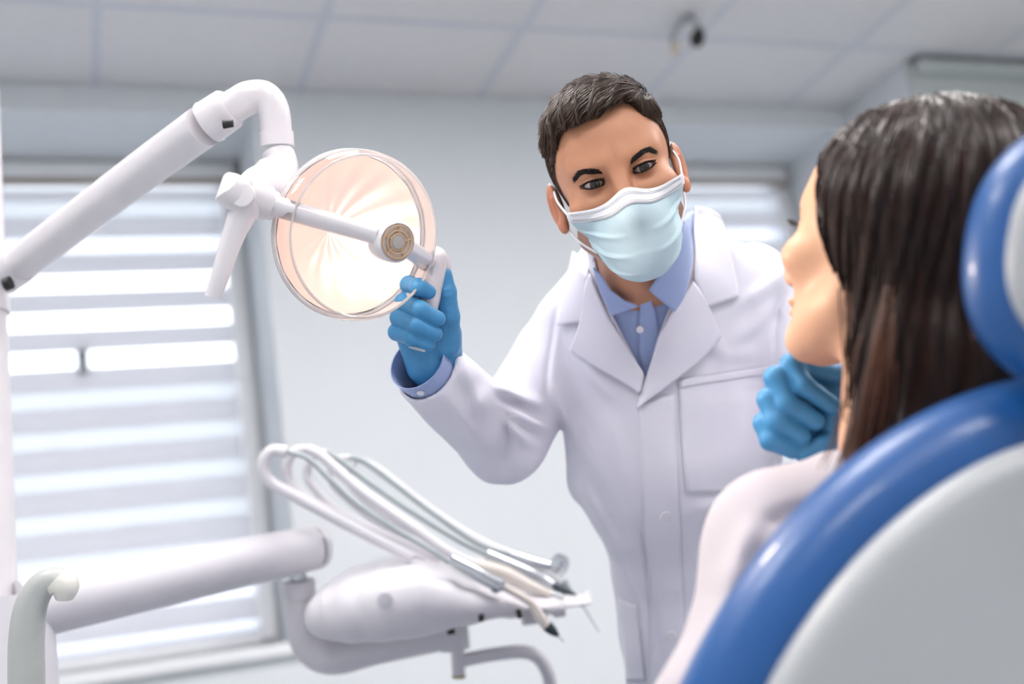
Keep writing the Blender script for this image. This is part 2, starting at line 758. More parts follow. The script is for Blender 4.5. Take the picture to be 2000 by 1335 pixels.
for j in range(-8, 2):
    y = TY0 + j * TS
    if y < YW:
        obj('ceiling_bar', box((-2.0, y - 0.012, ZC - 0.0016), (XR if y > 2.81 else 4.3, y + 0.012, ZC + 0.007)), M_tbar, ce, smooth=0)

M_led = emit('led_diffuser', '#fffaf8', LED_POWER)
where = {-3: 'row over the chair', -6: 'row at the back of the room', -1: 'row near the windows'}
for i, j in sorted(LED_CELLS):
    x, y = TX0 + (i + 0.5) * TS, TY0 + (j + 0.5) * TS
    L = thing('ceiling_light', 'square white ceiling light panel, %s, %s from left' % (
        where[j], {-2: 'first', 0: 'second', 2: 'third', 4: 'fourth'}[i]), 'ceiling light', (x, y, ZC), 'ceiling light panels')
    fr = MB()
    for a, b in (((x - .29, y - .29), (x + .29, y - .262)), ((x - .29, y + .262), (x + .29, y + .29)),
                 ((x - .29, y - .262), (x - .262, y + .262)), ((x + .262, y - .262), (x + .29, y + .262))):
        fr.add(box((*a, ZC - 0.006), (*b, ZC + 0.012)))
    obj('frame', fr, M_pvc, L, smooth=0)
    obj('diffuser', box((x - .262, y - .262, ZC - 0.002), (x + .262, y + .262, ZC + 0.010)), M_led, L, smooth=0)

# ------------------------------------------------------------------ windows and striped roller blinds
M_glass = clear_plastic('window_glass', '#f4f8fb', 0.02)
M_dense = fabric_sheet('blind_dense_band', '#e8e8ec', 0.0, 0.46)
M_sheer = fabric_sheet('blind_sheer_band', '#eceef2', 0.12, 0.54)
M_half = fabric_sheet('blind_half_open_band', '#eceef6', 0.34, 0.55)
M_open = fabric_sheet('blind_open_band', '#f8f8fc', 0.80, 0.6)
M_alu = mat('grey_metal', '#8c9196', 0.4, metal=0.6)


def window(idx, x0, x1, handle_x):
    y = YW + NB
    w = struct(obj('window_%d' % idx, MB().add(box((x0, y, ZS), (x0 + .06, y + .06, ZT))).add(box((x1 - .06, y, ZS), (x1, y + .06, ZT)))
                   .add(box((x0 + .06, y, ZS), (x1 - .06, y + .06, ZS + .07))).add(box((x0 + .06, y, ZT - .05), (x1 - .06, y + .06, ZT))), M_pvc, smooth=0))
    obj('window_pane', box((x0 + .06, y + .03, ZS + .07), (x1 - .06, y + .036, ZT - .05)), M_glass, w, smooth=0)
    if handle_x is not None:
        obj('window_mullion', box((handle_x - .03, y + .004, ZS + .07), (handle_x + .03, y + .056, ZT - .05)), M_pvc, w, smooth=0) if idx == 2 else None
        obj('window_handle', MB().add(box((handle_x - .018, y - .022, 1.95), (handle_x + .018, y + .012, 2.05), .008))
            .add(tube([(handle_x, y - .02, 2.02), (handle_x, y - .035, 2.02), (handle_x, y - .037, 1.96)], .014)), M_alu, w)
    struct(obj('window_sill_%d' % idx if False else 'trim_%d' % (idx + 1), box((x0, YW - 0.03, ZS - 0.03), (x1, y, ZS + .004), .006), M_pvc, smooth=40))


def blind(x0, x1, states, label, group, pitch=0.123, z0=None):
    y = YW + NB - 0.035
    top = ZT - 0.005
    b = thing('roller_blind', label, 'blind', ((x0 + x1) / 2, y, ZS), group)
    obj('head_rail', box((x0 + .005, y - .045, top - .075), (x1 - .005, y + .03, top), .012), M_pvc, b)
    obj('rail_lip', box((x0 + .005, y - .049, top - .082), (x1 - .005, y - .030, top - .062), .003), M_brown, b)
    obj('guide_rail', box((x1 - .055, y - .022, ZS + .03), (x1 - .006, y + .012, top - .085), .006), M_pvc, b)
    obj('guide_rail', box((x0 + .006, y - .022, ZS + .03), (x0 + .055, y + .012, top - .085), .006), M_pvc, b)
    z = top - 0.085 + 0.028
    for k, s in enumerate(states):
        hs = pitch * 0.44
        zt, zb = min(z, top - .085), z - pitch + hs
        if zb < ZS + .05:
            break
        obj('dense_band', box((x0 + .056, y - .006, zb), (x1 - .056, y - .003, zt)), M_dense, b, smooth=0)
        ze = max(zb - hs, ZS + .05)
        obj('sheer_band', box((x0 + .056, y - .002, ze - .004), (x1 - .056, y - .0012, zb + .004)), {'o': M_open, 'h': M_half, 's': M_sheer}[s], b, smooth=0)
        z -= pitch
    obj('bottom_bar', box((x0 + .05, y - .016, ZS + .02), (x1 - .05, y + .008, ZS + .055), .006), M_pvc, b)
    obj('pull_chain', tube([(x1 - .02, y - .05, top - .05), (x1 - .02, y - .05, 1.3)], .002, 6, 0), M_pvc, b)


window(1, N1[0], N1[1], 0.025)
window(2, N2[0], N2[1], None)
blind(N1[0] + .002, N1[1] - .012, 'shooossssshh', 'striped day and night roller blind behind the lamp arm', 'striped roller blinds')
blind(N2[0] + .002, N2[1] - .012, 'shhhssssshhh', 'striped day and night roller blind between the dentist and the patient', 'striped roller blinds')

# cable loop hanging from the ceiling
M_cable = mat('grey_cable', '#a9adb0', 0.5)
M_black = mat('black_plastic', '#17181a', 0.45, var=0.1)
K = thing('hanging_cable', 'grey cable loop with a dark plug hanging from a ceiling tile', 'cable', P(1318, 100, 3.44))
obj('cable', tube([P(1319, 104, 3.44), P(1314, 70, 3.44), P(1326, 50, 3.44), P(1345, 40, 3.44), P(1362, 46, 3.44), P(1366, 62, 3.44)], 0.010, 10), M_cable, K)
obj('plug', tube([P(1366, 58, 3.44), P(1362, 76, 3.44), P(1359, 90, 3.44)], [.015,.023,.014], 12), M_black, K)
obj('plug', tube([P(1319, 84, 3.44), P(1320, 108, 3.44)], [.015,.011], 12), mat('cream_plug', '#c9bfae', .5), K)
obj('ceiling_fixing', lathe([(.0, 0), (.02, 0), (.02, .01), (.006, .02)], P(1345, 40, 3.44), (0, 0, 1), 16), M_cable, K)

# ================================================================== OPERATING LAMP
M_lampw = mat('lamp_white_plastic', '#e2dee2', 0.28, var=0.01, coat=0.2)
M_refl = mat('mirror_dish', '#f4e0d8', 0.34, metal=0.40, var=0.02)
M_shield = clear_plastic('clear_shield', '#fdf6f4', 0.10)
M_amber = mat('amber_grille', '#c8a986', 0.45, var=0.05)
M_grey = mat('grey_plastic', '#a9a6a6', 0.5)
M_bulb = emit('halogen_bulb', '#ffe3c4', 5)

n_l = nrm([0.57, -0.15, 0.80])                     # where the dish faces, camera space
b_l = np.array([0.949, -0.315, 0.0])
b_l[2] = -(b_l @ n_l) / n_l[2]
b_l = nrm(b_l)
u_l = np.cross(n_l, b_l)
DC = c(686, 458, 1.285)
RD = 0.0965
nW, bW, uW, DW = ROT @ n_l, ROT @ b_l, ROT @ u_l, W(DC)


def LP(b, u, n):
    return DW + bW * b + uW * u + nW * n


lamp = thing('operating_lamp', 'white round operating lamp, switched on, held by the dentist', 'lamp', P(-34, 900, 1.72) * np.array([1, 1, 0]))
dish = [(0.0, -0.058), (0.02, -0.056), (0.045, -0.046), (0.068, -0.029), (0.083, -0.012), (RD * 0.94, 0.0)]
back = [(RD * 0.95, 0.0), (0.086, -0.016), (0.070, -0.034), (0.046, -0.052), (0.02, -0.063), (0.0, -0.065)]
# facetted mirror: gentle radial flutes
V, f = lathe(dish, DW, nW, 96, cap=False)
for i in range(len(dish)):
    for j in range(96):
        V[i * 96 + j] += nW * (.0011 * math.cos(j / 96 * 2 * math.pi * 16) * dish[i][0] / RD)
obj('reflector', (V, f), M_refl, lamp)
obj('reflector_back', lathe(back, DW, nW, 64, cap=False), M_lampw, lamp)
sh = [(RD * 0.955, -0.004), (RD * 1.0, 0.002), (RD * 1.005, 0.018), (RD * 0.985, 0.030), (RD * 0.93, 0.036)]
obj('clear_shield', lathe(sh, DW, nW, 96, cap=False), M_shield, lamp)


def ring(o, ax, R, r, seg=72, s2=8):
    ax = nrm(ax)
    u = nrm(np.cross(ax, [0.2, 0.9, 0.37]))
    w = np.cross(ax, u)
    a = np.linspace(0, 2 * math.pi, seg + 1)
    pts = np.asarray(o) + R * (np.cos(a)[:, None] * u + np.sin(a)[:, None] * w)
    return tube(pts, r, s2, 0, cap=False)


obj('shield_rim', MB().add(ring(LP(0, 0, 0.036), nW, RD * 0.935, 0.0018)).add(ring(LP(0, 0, 0.0), nW, RD * 0.985, 0.0022)),
    clear_plastic('shield_rim', '#ffffff', 0.45, 0.9), lamp)

# lamp holder in front of the dish, carried by two arms
HC = LP(0.0, 0.0, 0.098)
obj('bulb_housing', lathe([(0.0, -0.020), (.018, -0.020), (.0225, -0.016), (.0225, 0.006), (.0205, 0.010), (.0195, 0.008), (0.0, 0.008)], HC, nW, 40), M_lampw, lamp)
gr = MB()
for R in (.0175, .0125, .0085):
    gr.add(ring(HC + nW * 0.010, nW, R, .0011, 40, 6))
for k in range(5):
    a = 0.5 + k * 2 * math.pi / 5
    d = bW * math.cos(a) + uW * math.sin(a)
    gr.add(tube([HC + nW * .0095 + d * .008, HC + nW * .0095 + d * .0185], .0011, 6, 0))
gl = obj('vent_grille', gr, M_amber, lamp)
obj('grille_cap', lathe([(0, .0085), (.0082, .0085), (.007, .0115), (0, .012)], HC, nW, 24), M_grey, gl)
obj('bulb', lathe([(0, -0.052), (.006, -.050), (.0075, -.044), (.0075, -.030), (.006, -0.021), (0, -.021)], HC, nW, 20), M_bulb, lamp)
EL, ER = 0.140, 0.116
Lp, Rp = LP(-EL, 0, 0.0), LP(ER, 0, 0.0)
left_arm = obj('crossbar', tube([Lp + bW * .03, Lp + bW * .042 + nW * .012, HC - bW * .016 - nW * .004], [.0130, .0130, .0115], 20, 6, flat=0.8), M_lampw, lamp)
obj('crossbar', tube([Rp - bW * .008, Rp - bW * .02 + nW * .014, HC + bW * .016 - nW * .004], [.0130, .0130, .0115], 20, 6, flat=0.8), M_lampw, lamp)
# pivot knuckles with handles
obj('pivot_collar', tube([Lp + bW * .004, Lp + bW * .032], .0195, 28, 0), M_lampw, lamp)
obj('pivot_collar', tube([Lp + bW * .0325, Lp + bW * .040], .0165, 28, 0), M_lampw, lamp)
obj('handle', MB().add(tube([Lp + bW * .003, Lp - bW * .012, P(482, 396, 1.205), P(472, 420, 1.205), P(452, 470, 1.205), P(433, 530, 1.205), P(416, 580, 1.207)],
                            [.0185, .0185, .0165, .0145, .0115, .0100, .0090], 24, 8)), M_lampw, lamp)
obj('handle_cap', lathe([(0, 0), (.0125, 0), (.0135, .003), (.0125, .006), (0, .007)], P(478, 384, 1.19), nrm(-bW * .75 + uW * .1 + nW * .65), 24), M_lampw, lamp)
HD = 1.345
obj('handle', MB().add(tube([Rp - bW * .012, Rp + bW * .006, P(846, 506, HD), P(847, 530, HD), P(838, 590, HD), P(826, 640, HD), P(814, 683, HD)],
                            [.0165, .0170, .0165, .0150, .0125, .0115, .0100], 24, 8)), M_lampw, lamp)
# yoke behind the dish
yk = [Lp + bW * 0.012, LP(-.118, .012, -.030), LP(-.092, .028, -.066), LP(-.04, .03, -.088), LP(.03, .02, -.090), LP(.085, .008, -.070), LP(.112, 0, -.03), Rp - bW * .006]
obj('yoke', tube(yk, [.0165, .017, .019, .020, .020, .019, .017, .0155], 20, 8), M_lampw, lamp)
# upright stub, elbow, boom
S0 = LP(-.066, .040, -.075)
stub = [S0, P(546, 318, 1.395), P(540, 280, 1.40)]
obj('swivel_base', tube([P(520, 366, 1.36), P(538, 345, 1.385), P(548, 322, 1.395), P(543, 300, 1.40)], [.026, .028, .0215, .0200], 28, 6), M_lampw, lamp)
obj('yoke_cap', tube([P(497, 352, 1.30), P(520, 352, 1.335), P(556, 362, 1.375)], [.0150, .0205, .0215], 24, 6), M_lampw, lamp)
obj('swivel_ring', tube([P(541.5, 286, 1.40), P(539.5, 258, 1.40)], .0212, 28, 0), M_lampw, lamp)
obj('elbow', tube([P(540, 262, 1.40), P(535, 218, 1.40), P(518, 191, 1.40), P(489, 190, 1.40), P(464, 203, 1.40), P(440, 219, 1.40)],
                  [.0192, .0195, .0200, .0205, .0205, .0205], 28, 8), M_lampw, lamp)
obj('boom', tube([P(398, 246, 1.41), P(262, 346, 1.50), P(40, 515, 1.66)], [.0262, .0262, .0262], 32, 4), M_lampw, lamp)
obj('boom_sleeve', tube([P(406, 240, 1.408), P(446, 213, 1.40), P(452, 209, 1.399)], [.0272, .0262, .0225], 32, 0), M_lampw, lamp)
obj('boom_seal', tube([P(412, 236, 1.409), P(408.5, 238.5, 1.409)], .0279, 32, 0), M_pvc, lamp)
obj('hinge_gap', tube([P(436, 243, 1.37), P(455, 241, 1.37)], [.0055, .0045], 12, 0), M_black, lamp)
obj('boom_end', tube([P(44, 512, 1.658), P(28, 524, 1.67), P(8, 540, 1.685)], [.0285, .0285, .0270], 28, 0), M_lampw, lamp)
obj('hinge_gap', tube([P(22, 551, 1.62), P(9, 556, 1.62)], [.010, .010], 12, 0), M_black, lamp)
pole_top = P(-34, 540, 1.72)
pole_xy = pole_top[:2]
obj('pole', tube([(*pole_xy, 0.02), (*pole_xy, 2.10)], .033, 32, 0), M_lampw, lamp)
obj('pole_head', lathe([(.0, 0), (.037, 0), (.037, .10), (.030, .12), (0, .125)], (*pole_xy, pole_top[2] - .06), (0, 0, 1), 32), M_lampw, lamp)
obj('pole_foot', lathe([(.11, 0), (.11, .02), (.05, .045), (.033, .06)], (*pole_xy, 0), (0, 0, 1), 40), M_lampw, lamp)

lb = bpy.data.lights.new('lamp_beam', 'SPOT')
lb.energy = 3.4
lb.color = (1.0, 0.86, 0.74)
lb.spot_size = math.radians(125)
lb.spot_blend = 0.5
lb.shadow_soft_size = 0.03
lo = bpy.data.objects.new('lamp_beam', lb)
COL.objects.link(lo)
lo.parent = lamp
lo.location = Vector(HC + nW * 0.02 - origin_of(lamp))
lo.rotation_euler = Vector(-(nW * .8 + bW * .35)).to_track_quat('Z', 'Y').to_euler()
lg = bpy.data.lights.new('bulb_glow', 'POINT')
lg.energy = 0.125
lg.color = (1.0, 0.88, 0.80)
lg.shadow_soft_size = 0.008
lgo = bpy.data.objects.new('bulb_glow', lg)
COL.objects.link(lgo)
lgo.parent = lamp
lgo.location = Vector(HC - nW * 0.062 - origin_of(lamp))

# ================================================================== INSTRUMENT UNIT
M_unit = mat('unit_white', '#d9d7dd', 0.35, var=0.012)
M_chrome = mat('brushed_steel', '#c9ced2', 0.22, metal=0.9, var=0.03)
M_dark = mat('dark_steel', '#4d5459', 0.4, metal=0.6)
M_hose = mat('grey_hose', '#a3adb0', 0.45)
M_hosew = mat('white_hose', '#dedde2', 0.45)
M_cream = mat('cream_silicone', '#e0d8d0', 0.5)
DU = 1.85
unit = thing('instrument_unit', 'white dental instrument unit with swivel arms under the raised elbow', 'dental unit', P(300, 1335, 1.7) * np.array([1, 1, 0]))
obj('upper_arm', tube([P(40, 1192, 1.58), P(330, 1128, 1.72), P(596, 1073, 1.86), P(612, 1069.5, 1.866), P(620, 1068, 1.87), P(624, 1067, 1.871)], [.0435, .0415, .0365, .035, .029, .012], 32, 6), M_unit, unit)
obj('arm_slot', tube([P(589, 1089, 1.83), P(593, 1092, 1.83)], .006, 10, 0), M_grey, unit)
obj('swivel_pin', tube([P(580, 1100, 1.88), P(582, 1135, 1.88)], .015, 16, 0), M_chrome, unit)
obj('swivel_gap', box(P(566, 1112, 1.865) - .006, P(572, 1124, 1.865) + .004), M_black, unit, smooth=0)
obj('lower_arm_collar', tube([P(583, 1132, 1.88), P(585, 1164, 1.88)], .0275, 28, 0), M_unit, unit)
obj('lower_arm', tube([P(585, 1155, 1.88), P(590, 1205, 1.88), P(603, 1258, 1.88), P(650, 1280, 1.88), P(740, 1262, 1.88), P(850, 1238, 1.88), P(880, 1232, 1.88)],
                      [.0245, .0250, .0285, .0310, .0285, .0290, .0285], 28, 8), M_unit, unit)
obj('post', tube([P(880, 1196, 1.88), P(886, 1265, 1.88)], .0275, 28, 0), M_unit, unit)
obj('post_pin', tube([P(893, 1262, 1.88), P(896, 1318, 1.88)], .0110, 20, 0), M_unit, unit)
obj('post_cap', tube([P(896, 1316, 1.88), P(896, 1322, 1.88)], .0114, 20, 0), mat('brass_ring', '#9a8a5e', .4, metal=.6), unit)
obj('swivel_gap', MB().add(box(P(846, 1228, 1.76) - np.array([0, .005, .004]), P(884, 1212, 1.76) + np.array([0, .005, .003]))).add(
    box(P(872, 1236, 1.76) - np.array([0, .005, .003]), P(888, 1214, 1.76) + np.array([0, .005, .003]))), M_black, unit, smooth=0)
obj('side_rail', tube([P(896, 1290, 1.88), P(960, 1278, 1.9), P(1020, 1272, 1.92), P(1050, 1283, 1.93), P(1068, 1310, 1.93), P(1076, 1345, 1.93), P(1080, 1420, 1.93)],
                      .0115, 20, 8), M_unit, unit)
# instrument head: rounded body that tapers to the right
hd_prof = [(632, 1192, 1.80, .018, .06), (650, 1188, 1.80, .036, .10), (700, 1178, 1.81, .047, .13), (760, 1166, 1.82, .051, .15), (810, 1158, 1.83, .052, .15),
           (860, 1159, 1.84, .040, .145), (920, 1163, 1.85, .025, .14), (1000, 1167, 1.86, .0135, .12), (1080, 1170, 1.87, .009, .10), (1150, 1170, 1.88, .005, .08)]


def head_d(p):
    d = None
    for a, b in zip(hd_prof[:-1], hd_prof[1:]):
        A, B = c(*a[:3]), c(*b[:3])
        ab = B - A
        t = np.clip(((p - A) @ ab) / (ab @ ab), 0, 1)
        q = p - A - t[:, None] * ab
        rr = a[3] + (b[3] - a[3]) * t
        dep = a[4] + (b[4] - a[4]) * t
        z = np.maximum(np.abs(q[:, 2]) - (dep - rr) * 0.7, 0)
        e = np.sqrt(q[:, 0] ** 2 + q[:, 1] ** 2 + z * z) - rr
        d = e if d is None else smin(d, e, .012)
    return d


V, Q = sdf_mesh(lambda p: head_d(p.astype(np.float64)).astype(np.float32), c(600, 1270, 1.98) - .03, c(1200, 1060, 1.66) + .05, .004)
uh = obj('instrument_head', (W(V), Q), M_unit, unit, smooth=180)
obj('head_badge', lathe([(0, 0), (.012, 0), (.012, .0015), (.010, .002), (0, .002)], P(752, 1172, 1.70), ROT @ np.array([0, 0, 1.]), 24), mat('badge_grey', '#d3d2d9', .4), uh)
obj('under_rail', tube([P(740, 1226, 1.82), P(850, 1208, 1.82)], .005, 12, 0), M_chrome, unit)
obj('rubber_stop', tube([P(939, 1199, 1.75), P(941, 1212, 1.75)], .0045, 10, 0), M_black, unit)
obj('rubber_stop', tube([P(1012, 1190, 1.76), P(1016, 1206, 1.76)], .0045, 10, 0), M_black, unit)
obj('tray_bracket', box(P(1022, 1222, 1.84) - np.array([0, .01, 0]), P(1066, 1186, 1.86) + np.array([0, .01, 0]), .004), M_unit, unit)
obj('tray_edge', tube([P(1080, 1196, 1.86), P(1104, 1192, 1.86)], .009, 14, 0), M_unit, unit)
# the five spring arms and their instruments
whips = [
    dict(d=1.80, rod=[(560, 882), (532, 880), (516, 902), (526, 938), (580, 970), (700, 1034), (806, 1088)], rr=.0100,
         hose=[(560, 882), (600, 894), (643, 934), (698, 984), (771, 1032), (843, 1075), (898, 1111), (940, 1130)], hr=.0044, hm='g'),
    dict(d=1.84, rod=[(600, 876), (572, 884), (560, 915), (578, 954), (640, 996), (740, 1050), (830, 1092)], rr=.0085,
         hose=[(600, 876), (628, 890), (698, 952), (789, 1017), (880, 1080), (935, 1105)], hr=.0085, hm='w'),
    dict(d=1.88, rod=[(640, 884), (612, 890), (600, 920), (612, 950), (680, 1010), (860, 1092)], rr=.007,
         hose=[(640, 884), (672, 904), (730, 948), (807, 1000), (898, 1056), (955, 1084)], hr=.0050, hm='g'),
    dict(d=1.92, rod=[(684, 893), (656, 898), (645, 924), (660, 956), (740, 1020), (890, 1094)], rr=.006,
         hose=[(684, 893), (712, 901), (771, 944), (843, 999), (934, 1061), (1000, 1084)], hr=.0052, hm='g'),
    dict(d=1.96, rod=[(700, 895), (690, 908), (682, 930), (694, 960), (770, 1018), (920, 1094)], rr=.005,
         hose=[(700, 895), (740, 915), (800, 962), (880, 1020), (960, 1066), (1030, 1090)], hr=.0060, hm='w'),
]
labels = ['dental instrument with bent cream nozzle and dark tip, nearest on the unit', 'thick white dental hose and scaler lying second nearest on the unit',
          'slim steel dental handpiece with fine needle tip, middle of the unit', 'steel turbine handpiece with round head, second furthest on the unit',
          'white dental polishing handpiece furthest back on the unit']
for k, w in enumerate(whips):
    d = w['d']
    obj('spring_arm', tube([P(x, y, d) for x, y in w['rod']], w['rr'], 14, 8), M_unit, unit)
    T = thing('dental_handpiece', labels[k], 'dental tool', P(*w['hose'][-1], d), 'instruments on the unit')
    obj('hose', tube([P(x, y, d) for x, y in w['hose']], w['hr'], 12, 8), M_hose if w['hm'] == 'g' else M_hosew, T)
    if k == 0:
        obj('body', tube([P(880, 1092, d - .03), P(930, 1118, d - .03), P(968, 1140, d - .03)], [.010, .011, .0105], 20, 4), M_chrome, T)
        obj('coupling', tube([P(966, 1139, d - .03), P(976, 1144, d - .03), P(984, 1148, d - .03)], [.014, .0135, .006], 18, 0), M_chrome, T)
        obj('nozzle', tube([P(984, 1146, d - .03), P(1034, 1174, d - .03), P(1052, 1200, d - .03), P(1068, 1222, d - .03)], [.0055, .0065, .0085, .0090], 16, 6), M_cream, T)
        obj('tip', tube([P(1068, 1221, d - .03), P(1080, 1232, d - .03), P(1090, 1241, d - .03)], [.0095, .0075, .003], 16, 0), M_dark, T)
        obj('needle', tube([P(1089, 1240, d - .03), P(1101, 1253, d - .03)], [.0012, .0008], 8, 0), M_chrome, T)
    elif k == 1:
        obj('body', tube([P(930, 1103, d), P(985, 1120, d), P(1030, 1142, d), P(1075, 1160, d)], [.011, .0125, .010, .006], 18, 6), M_cream, T)
        obj('tip', tube([P(1072, 1158, d), P(1100, 1166, d)], [.005, .003], 12, 0), M_chrome, T)
    elif k == 2:
        obj('body', tube([P(950, 1082, d), P(1040, 1122, d), P(1078, 1142, d)], [.0095, .0105, .0085], 18, 4), M_chrome, T)
        obj('tip', tube([P(1078, 1142, d), P(1116, 1159, d), P(1138, 1182, d)], [.006, .0055, .004], 14, 4), M_dark, T)
        obj('needle', tube([P(1137, 1180, d), P(1170, 1234, d)], [.0014, .0008], 8, 0), M_chrome, T)
    elif k == 3:
        obj('body', tube([P(995, 1082, d), P(1040, 1098, d), P(1078, 1106, d)], [.009, .0105, .008], 18, 4), M_chrome, T)
        obj('turbine_head', lathe([(0, -.016), (.013, -.015), (.016, -.006), (.016, .006), (.012, .015), (0, .017)], P(1092, 1102, d), ROT @ nrm([.35, .9, .25]), 28), M_chrome, T)
        obj('bur', tube([P(1094, 1118, d), P(1098, 1132, d)], [.0025, .0012], 8, 0), M_chrome, T)
    else:
        obj('body', tube([P(1025, 1090, d), P(1070, 1120, d), P(1098, 1136, d)], [.009, .011, .008], 18, 4), M_pvc, T)
        obj('tip', tube([P(1098, 1134, d), P(1106, 1146, d), P(1116, 1160, d)], [.008, .007, .004], 14, 4), M_chrome, T)

# column that carries the unit, and the curved filler spout beside it
colxy = P(30, 1200, 1.58)[:2]
obj('column', tube([(*colxy, 0.0), (*colxy, 0.93), (*colxy, P(30, 1195, 1.58)[2] + .02)], [.055, .055, .050], 32, 0), M_unit, unit)
spout = thing('cup_filler_spout', 'hooked pale grey filler spout at the lower left corner', 'spout', P(52, 1335, 1.28) * np.array([1, 1, 0]))
M_spout = mat('spout_grey', '#b6bab7', 0.35, var=0.03)
sb = P(50, 1400, 1.28)
obj('stem', tube([(sb[0], sb[1], 0.9), (sb[0], sb[1], sb[2] - .02), P(52, 1340, 1.28), P(52, 1250, 1.28), P(60, 1185, 1.28), P(80, 1146, 1.28), P(106, 1132, 1.28), P(122, 1138, 1.28)],
                 [.0200, .0200, .0200, .0195, .018, .016, .0145, .0135], 28, 8), M_spout, spout)
obj('nozzle', tube([P(112, 1132, 1.28), P(126, 1146, 1.28), P(126, 1170, 1.28)], [.0165, .0165, .0095], 20, 6), mat('spout_cream', '#deddd6', .4), spout)
obj('pedestal', lathe([(.10, 0), (.10, .03), (.05, .06), (.045, .88), (.06, .90), (.06, .92), (.02, .93)], (sb[0], sb[1], 0), (0, 0, 1), 32), M_unit, spout)

# ================================================================== PATIENT CHAIR
M_blue = mat('blue_vinyl', '#0f5090', 0.40, var=0.05, scale=12, bump=0.05, bscale=500, spec=0.5, coat=0.15)
M_shell = mat('chair_shell_white', '#a6aaad', 0.4, var=0.012, scale=8)
chair = thing('dental_chair', 'blue padded dental chair with pale grey back shell in the foreground', 'chair', P(2050, 1500, 0.95) * np.array([1, 1, 0]))


def pad_frame(o, nx, up):
    n = nrm(nx)
    u = np.asarray(up, float)
    u = nrm(u - n * (u @ n))
    return np.asarray(o), np.cross(u, n), u, n


def superell(x, y, a, b, e):
    r = (np.abs(x / a) ** e + np.abs(y / b) ** e) ** (1 / e) + 1e-9
    g = np.sqrt((np.abs(x / a) ** (e - 1) / a) ** 2 + (np.abs(y / b) ** (e - 1) / b) ** 2) * r ** (1 - e) + 1e-9
    return (r - 1) / g


def pad(fr, a, b, e, th, rnd, z0, sag=0.0):
    o, rx, uy, n = fr

    def f(p):
        q = p - o.astype(np.float32)
        x, y, z = q @ rx, q @ uy, q @ n - z0
        z = z + sag * (x * x)
        d2 = superell(x, y, a - rnd, b - rnd, e)
        dz = np.abs(z) - (th / 2 - rnd)
        return (np.minimum(np.maximum(d2, dz), 0) + np.sqrt(np.maximum(d2, 0) ** 2 + np.maximum(dz, 0) ** 2) - rnd).astype(np.float32)
    return f


bf = pad_frame(c(2032, 1752, 0.74), [-0.10, 0.16, 0.98], [0.352, 0.936, 0])
ext = np.array([.42, .52, .3])
V, Q = sdf_mesh(pad(bf, .262, .364, 1.96, .096, .046, -.040, -.10), bf[0] - ext, bf[0] + ext, .005)
obj('backrest_pad', (W(V), Q), M_blue, chair, smooth=180)
V, Q = sdf_mesh(pad(bf, .216, .318, 1.96, .040, .018, .016, -.10), bf[0] - ext, bf[0] + ext, .005)
obj('backrest_shell', (W(V), Q), M_shell, chair, smooth=180)
hf = pad_frame(c(2165, 492, 0.75), [-0.30, 0.05, 0.95], [0.12, 0.99, 0])
ext = np.array([.22, .22, .2])
V, Q = sdf_mesh(pad(hf, .088, .098, 2.4, .076, .036, -.026, .2), hf[0] - ext, hf[0] + ext, .004)
obj('headrest_pad', (W(V), Q), M_blue, chair, smooth=180)
V, Q = sdf_mesh(pad(hf, .064, .074, 2.4, .026, .012, .014, .2), hf[0] - ext, hf[0] + ext, .004)
obj('headrest_shell', (W(V), Q), M_shell, chair, smooth=180)
obj('headrest_post', tube([W(hf[0] - hf[3] * .0), W(hf[0] * .5 + bf[0] * .5 + hf[3] * .01), W(bf[0] + bf[2] * .27 + bf[3] * .02)], .015, 16, 6, flat=.5), M_chrome, chair)

# ================================================================== HEADS
# head space: origin at eye level in the middle of the skull, x to the person's left, y up, z forward (metres)
EYE = np.array([0.0315, 0.0, 0.0715])


def skull_d(q, female=False):
    ax = q.copy()
    ax[:, 0] = np.abs(ax[:, 0])
    jw = 0.90 if female else 1.0
    d = ell_d(q, (0, .036, -.012), (.076, .083, .097))
    d = smin(d, ell_d(q, (0, .028, .018), (.068, .070, .070)), .02)
    d = smin(d, ell_d(ax, (0.0, -.040, .030), (.060 * jw, .070, .060)), .03)
    d = smin(d, cap_d(ax, (.052 * jw, -.066, .002), (.012, -.101, .066), .017, .016), .03)
    d = smin(d, ell_d(q, (0, -.100, .070), (.021, .016, .016)), .02)
    d = smin(d, ell_d(ax, (.046, -.028, .058), (.022, .016, .020)), .025)
    bz = .0755 if female else .0785
    d = smin(d, cap_d(ax, (.010, .0195, bz + .005), (.046, .0215, bz - .016), .0085, .0075), .018)
    return d


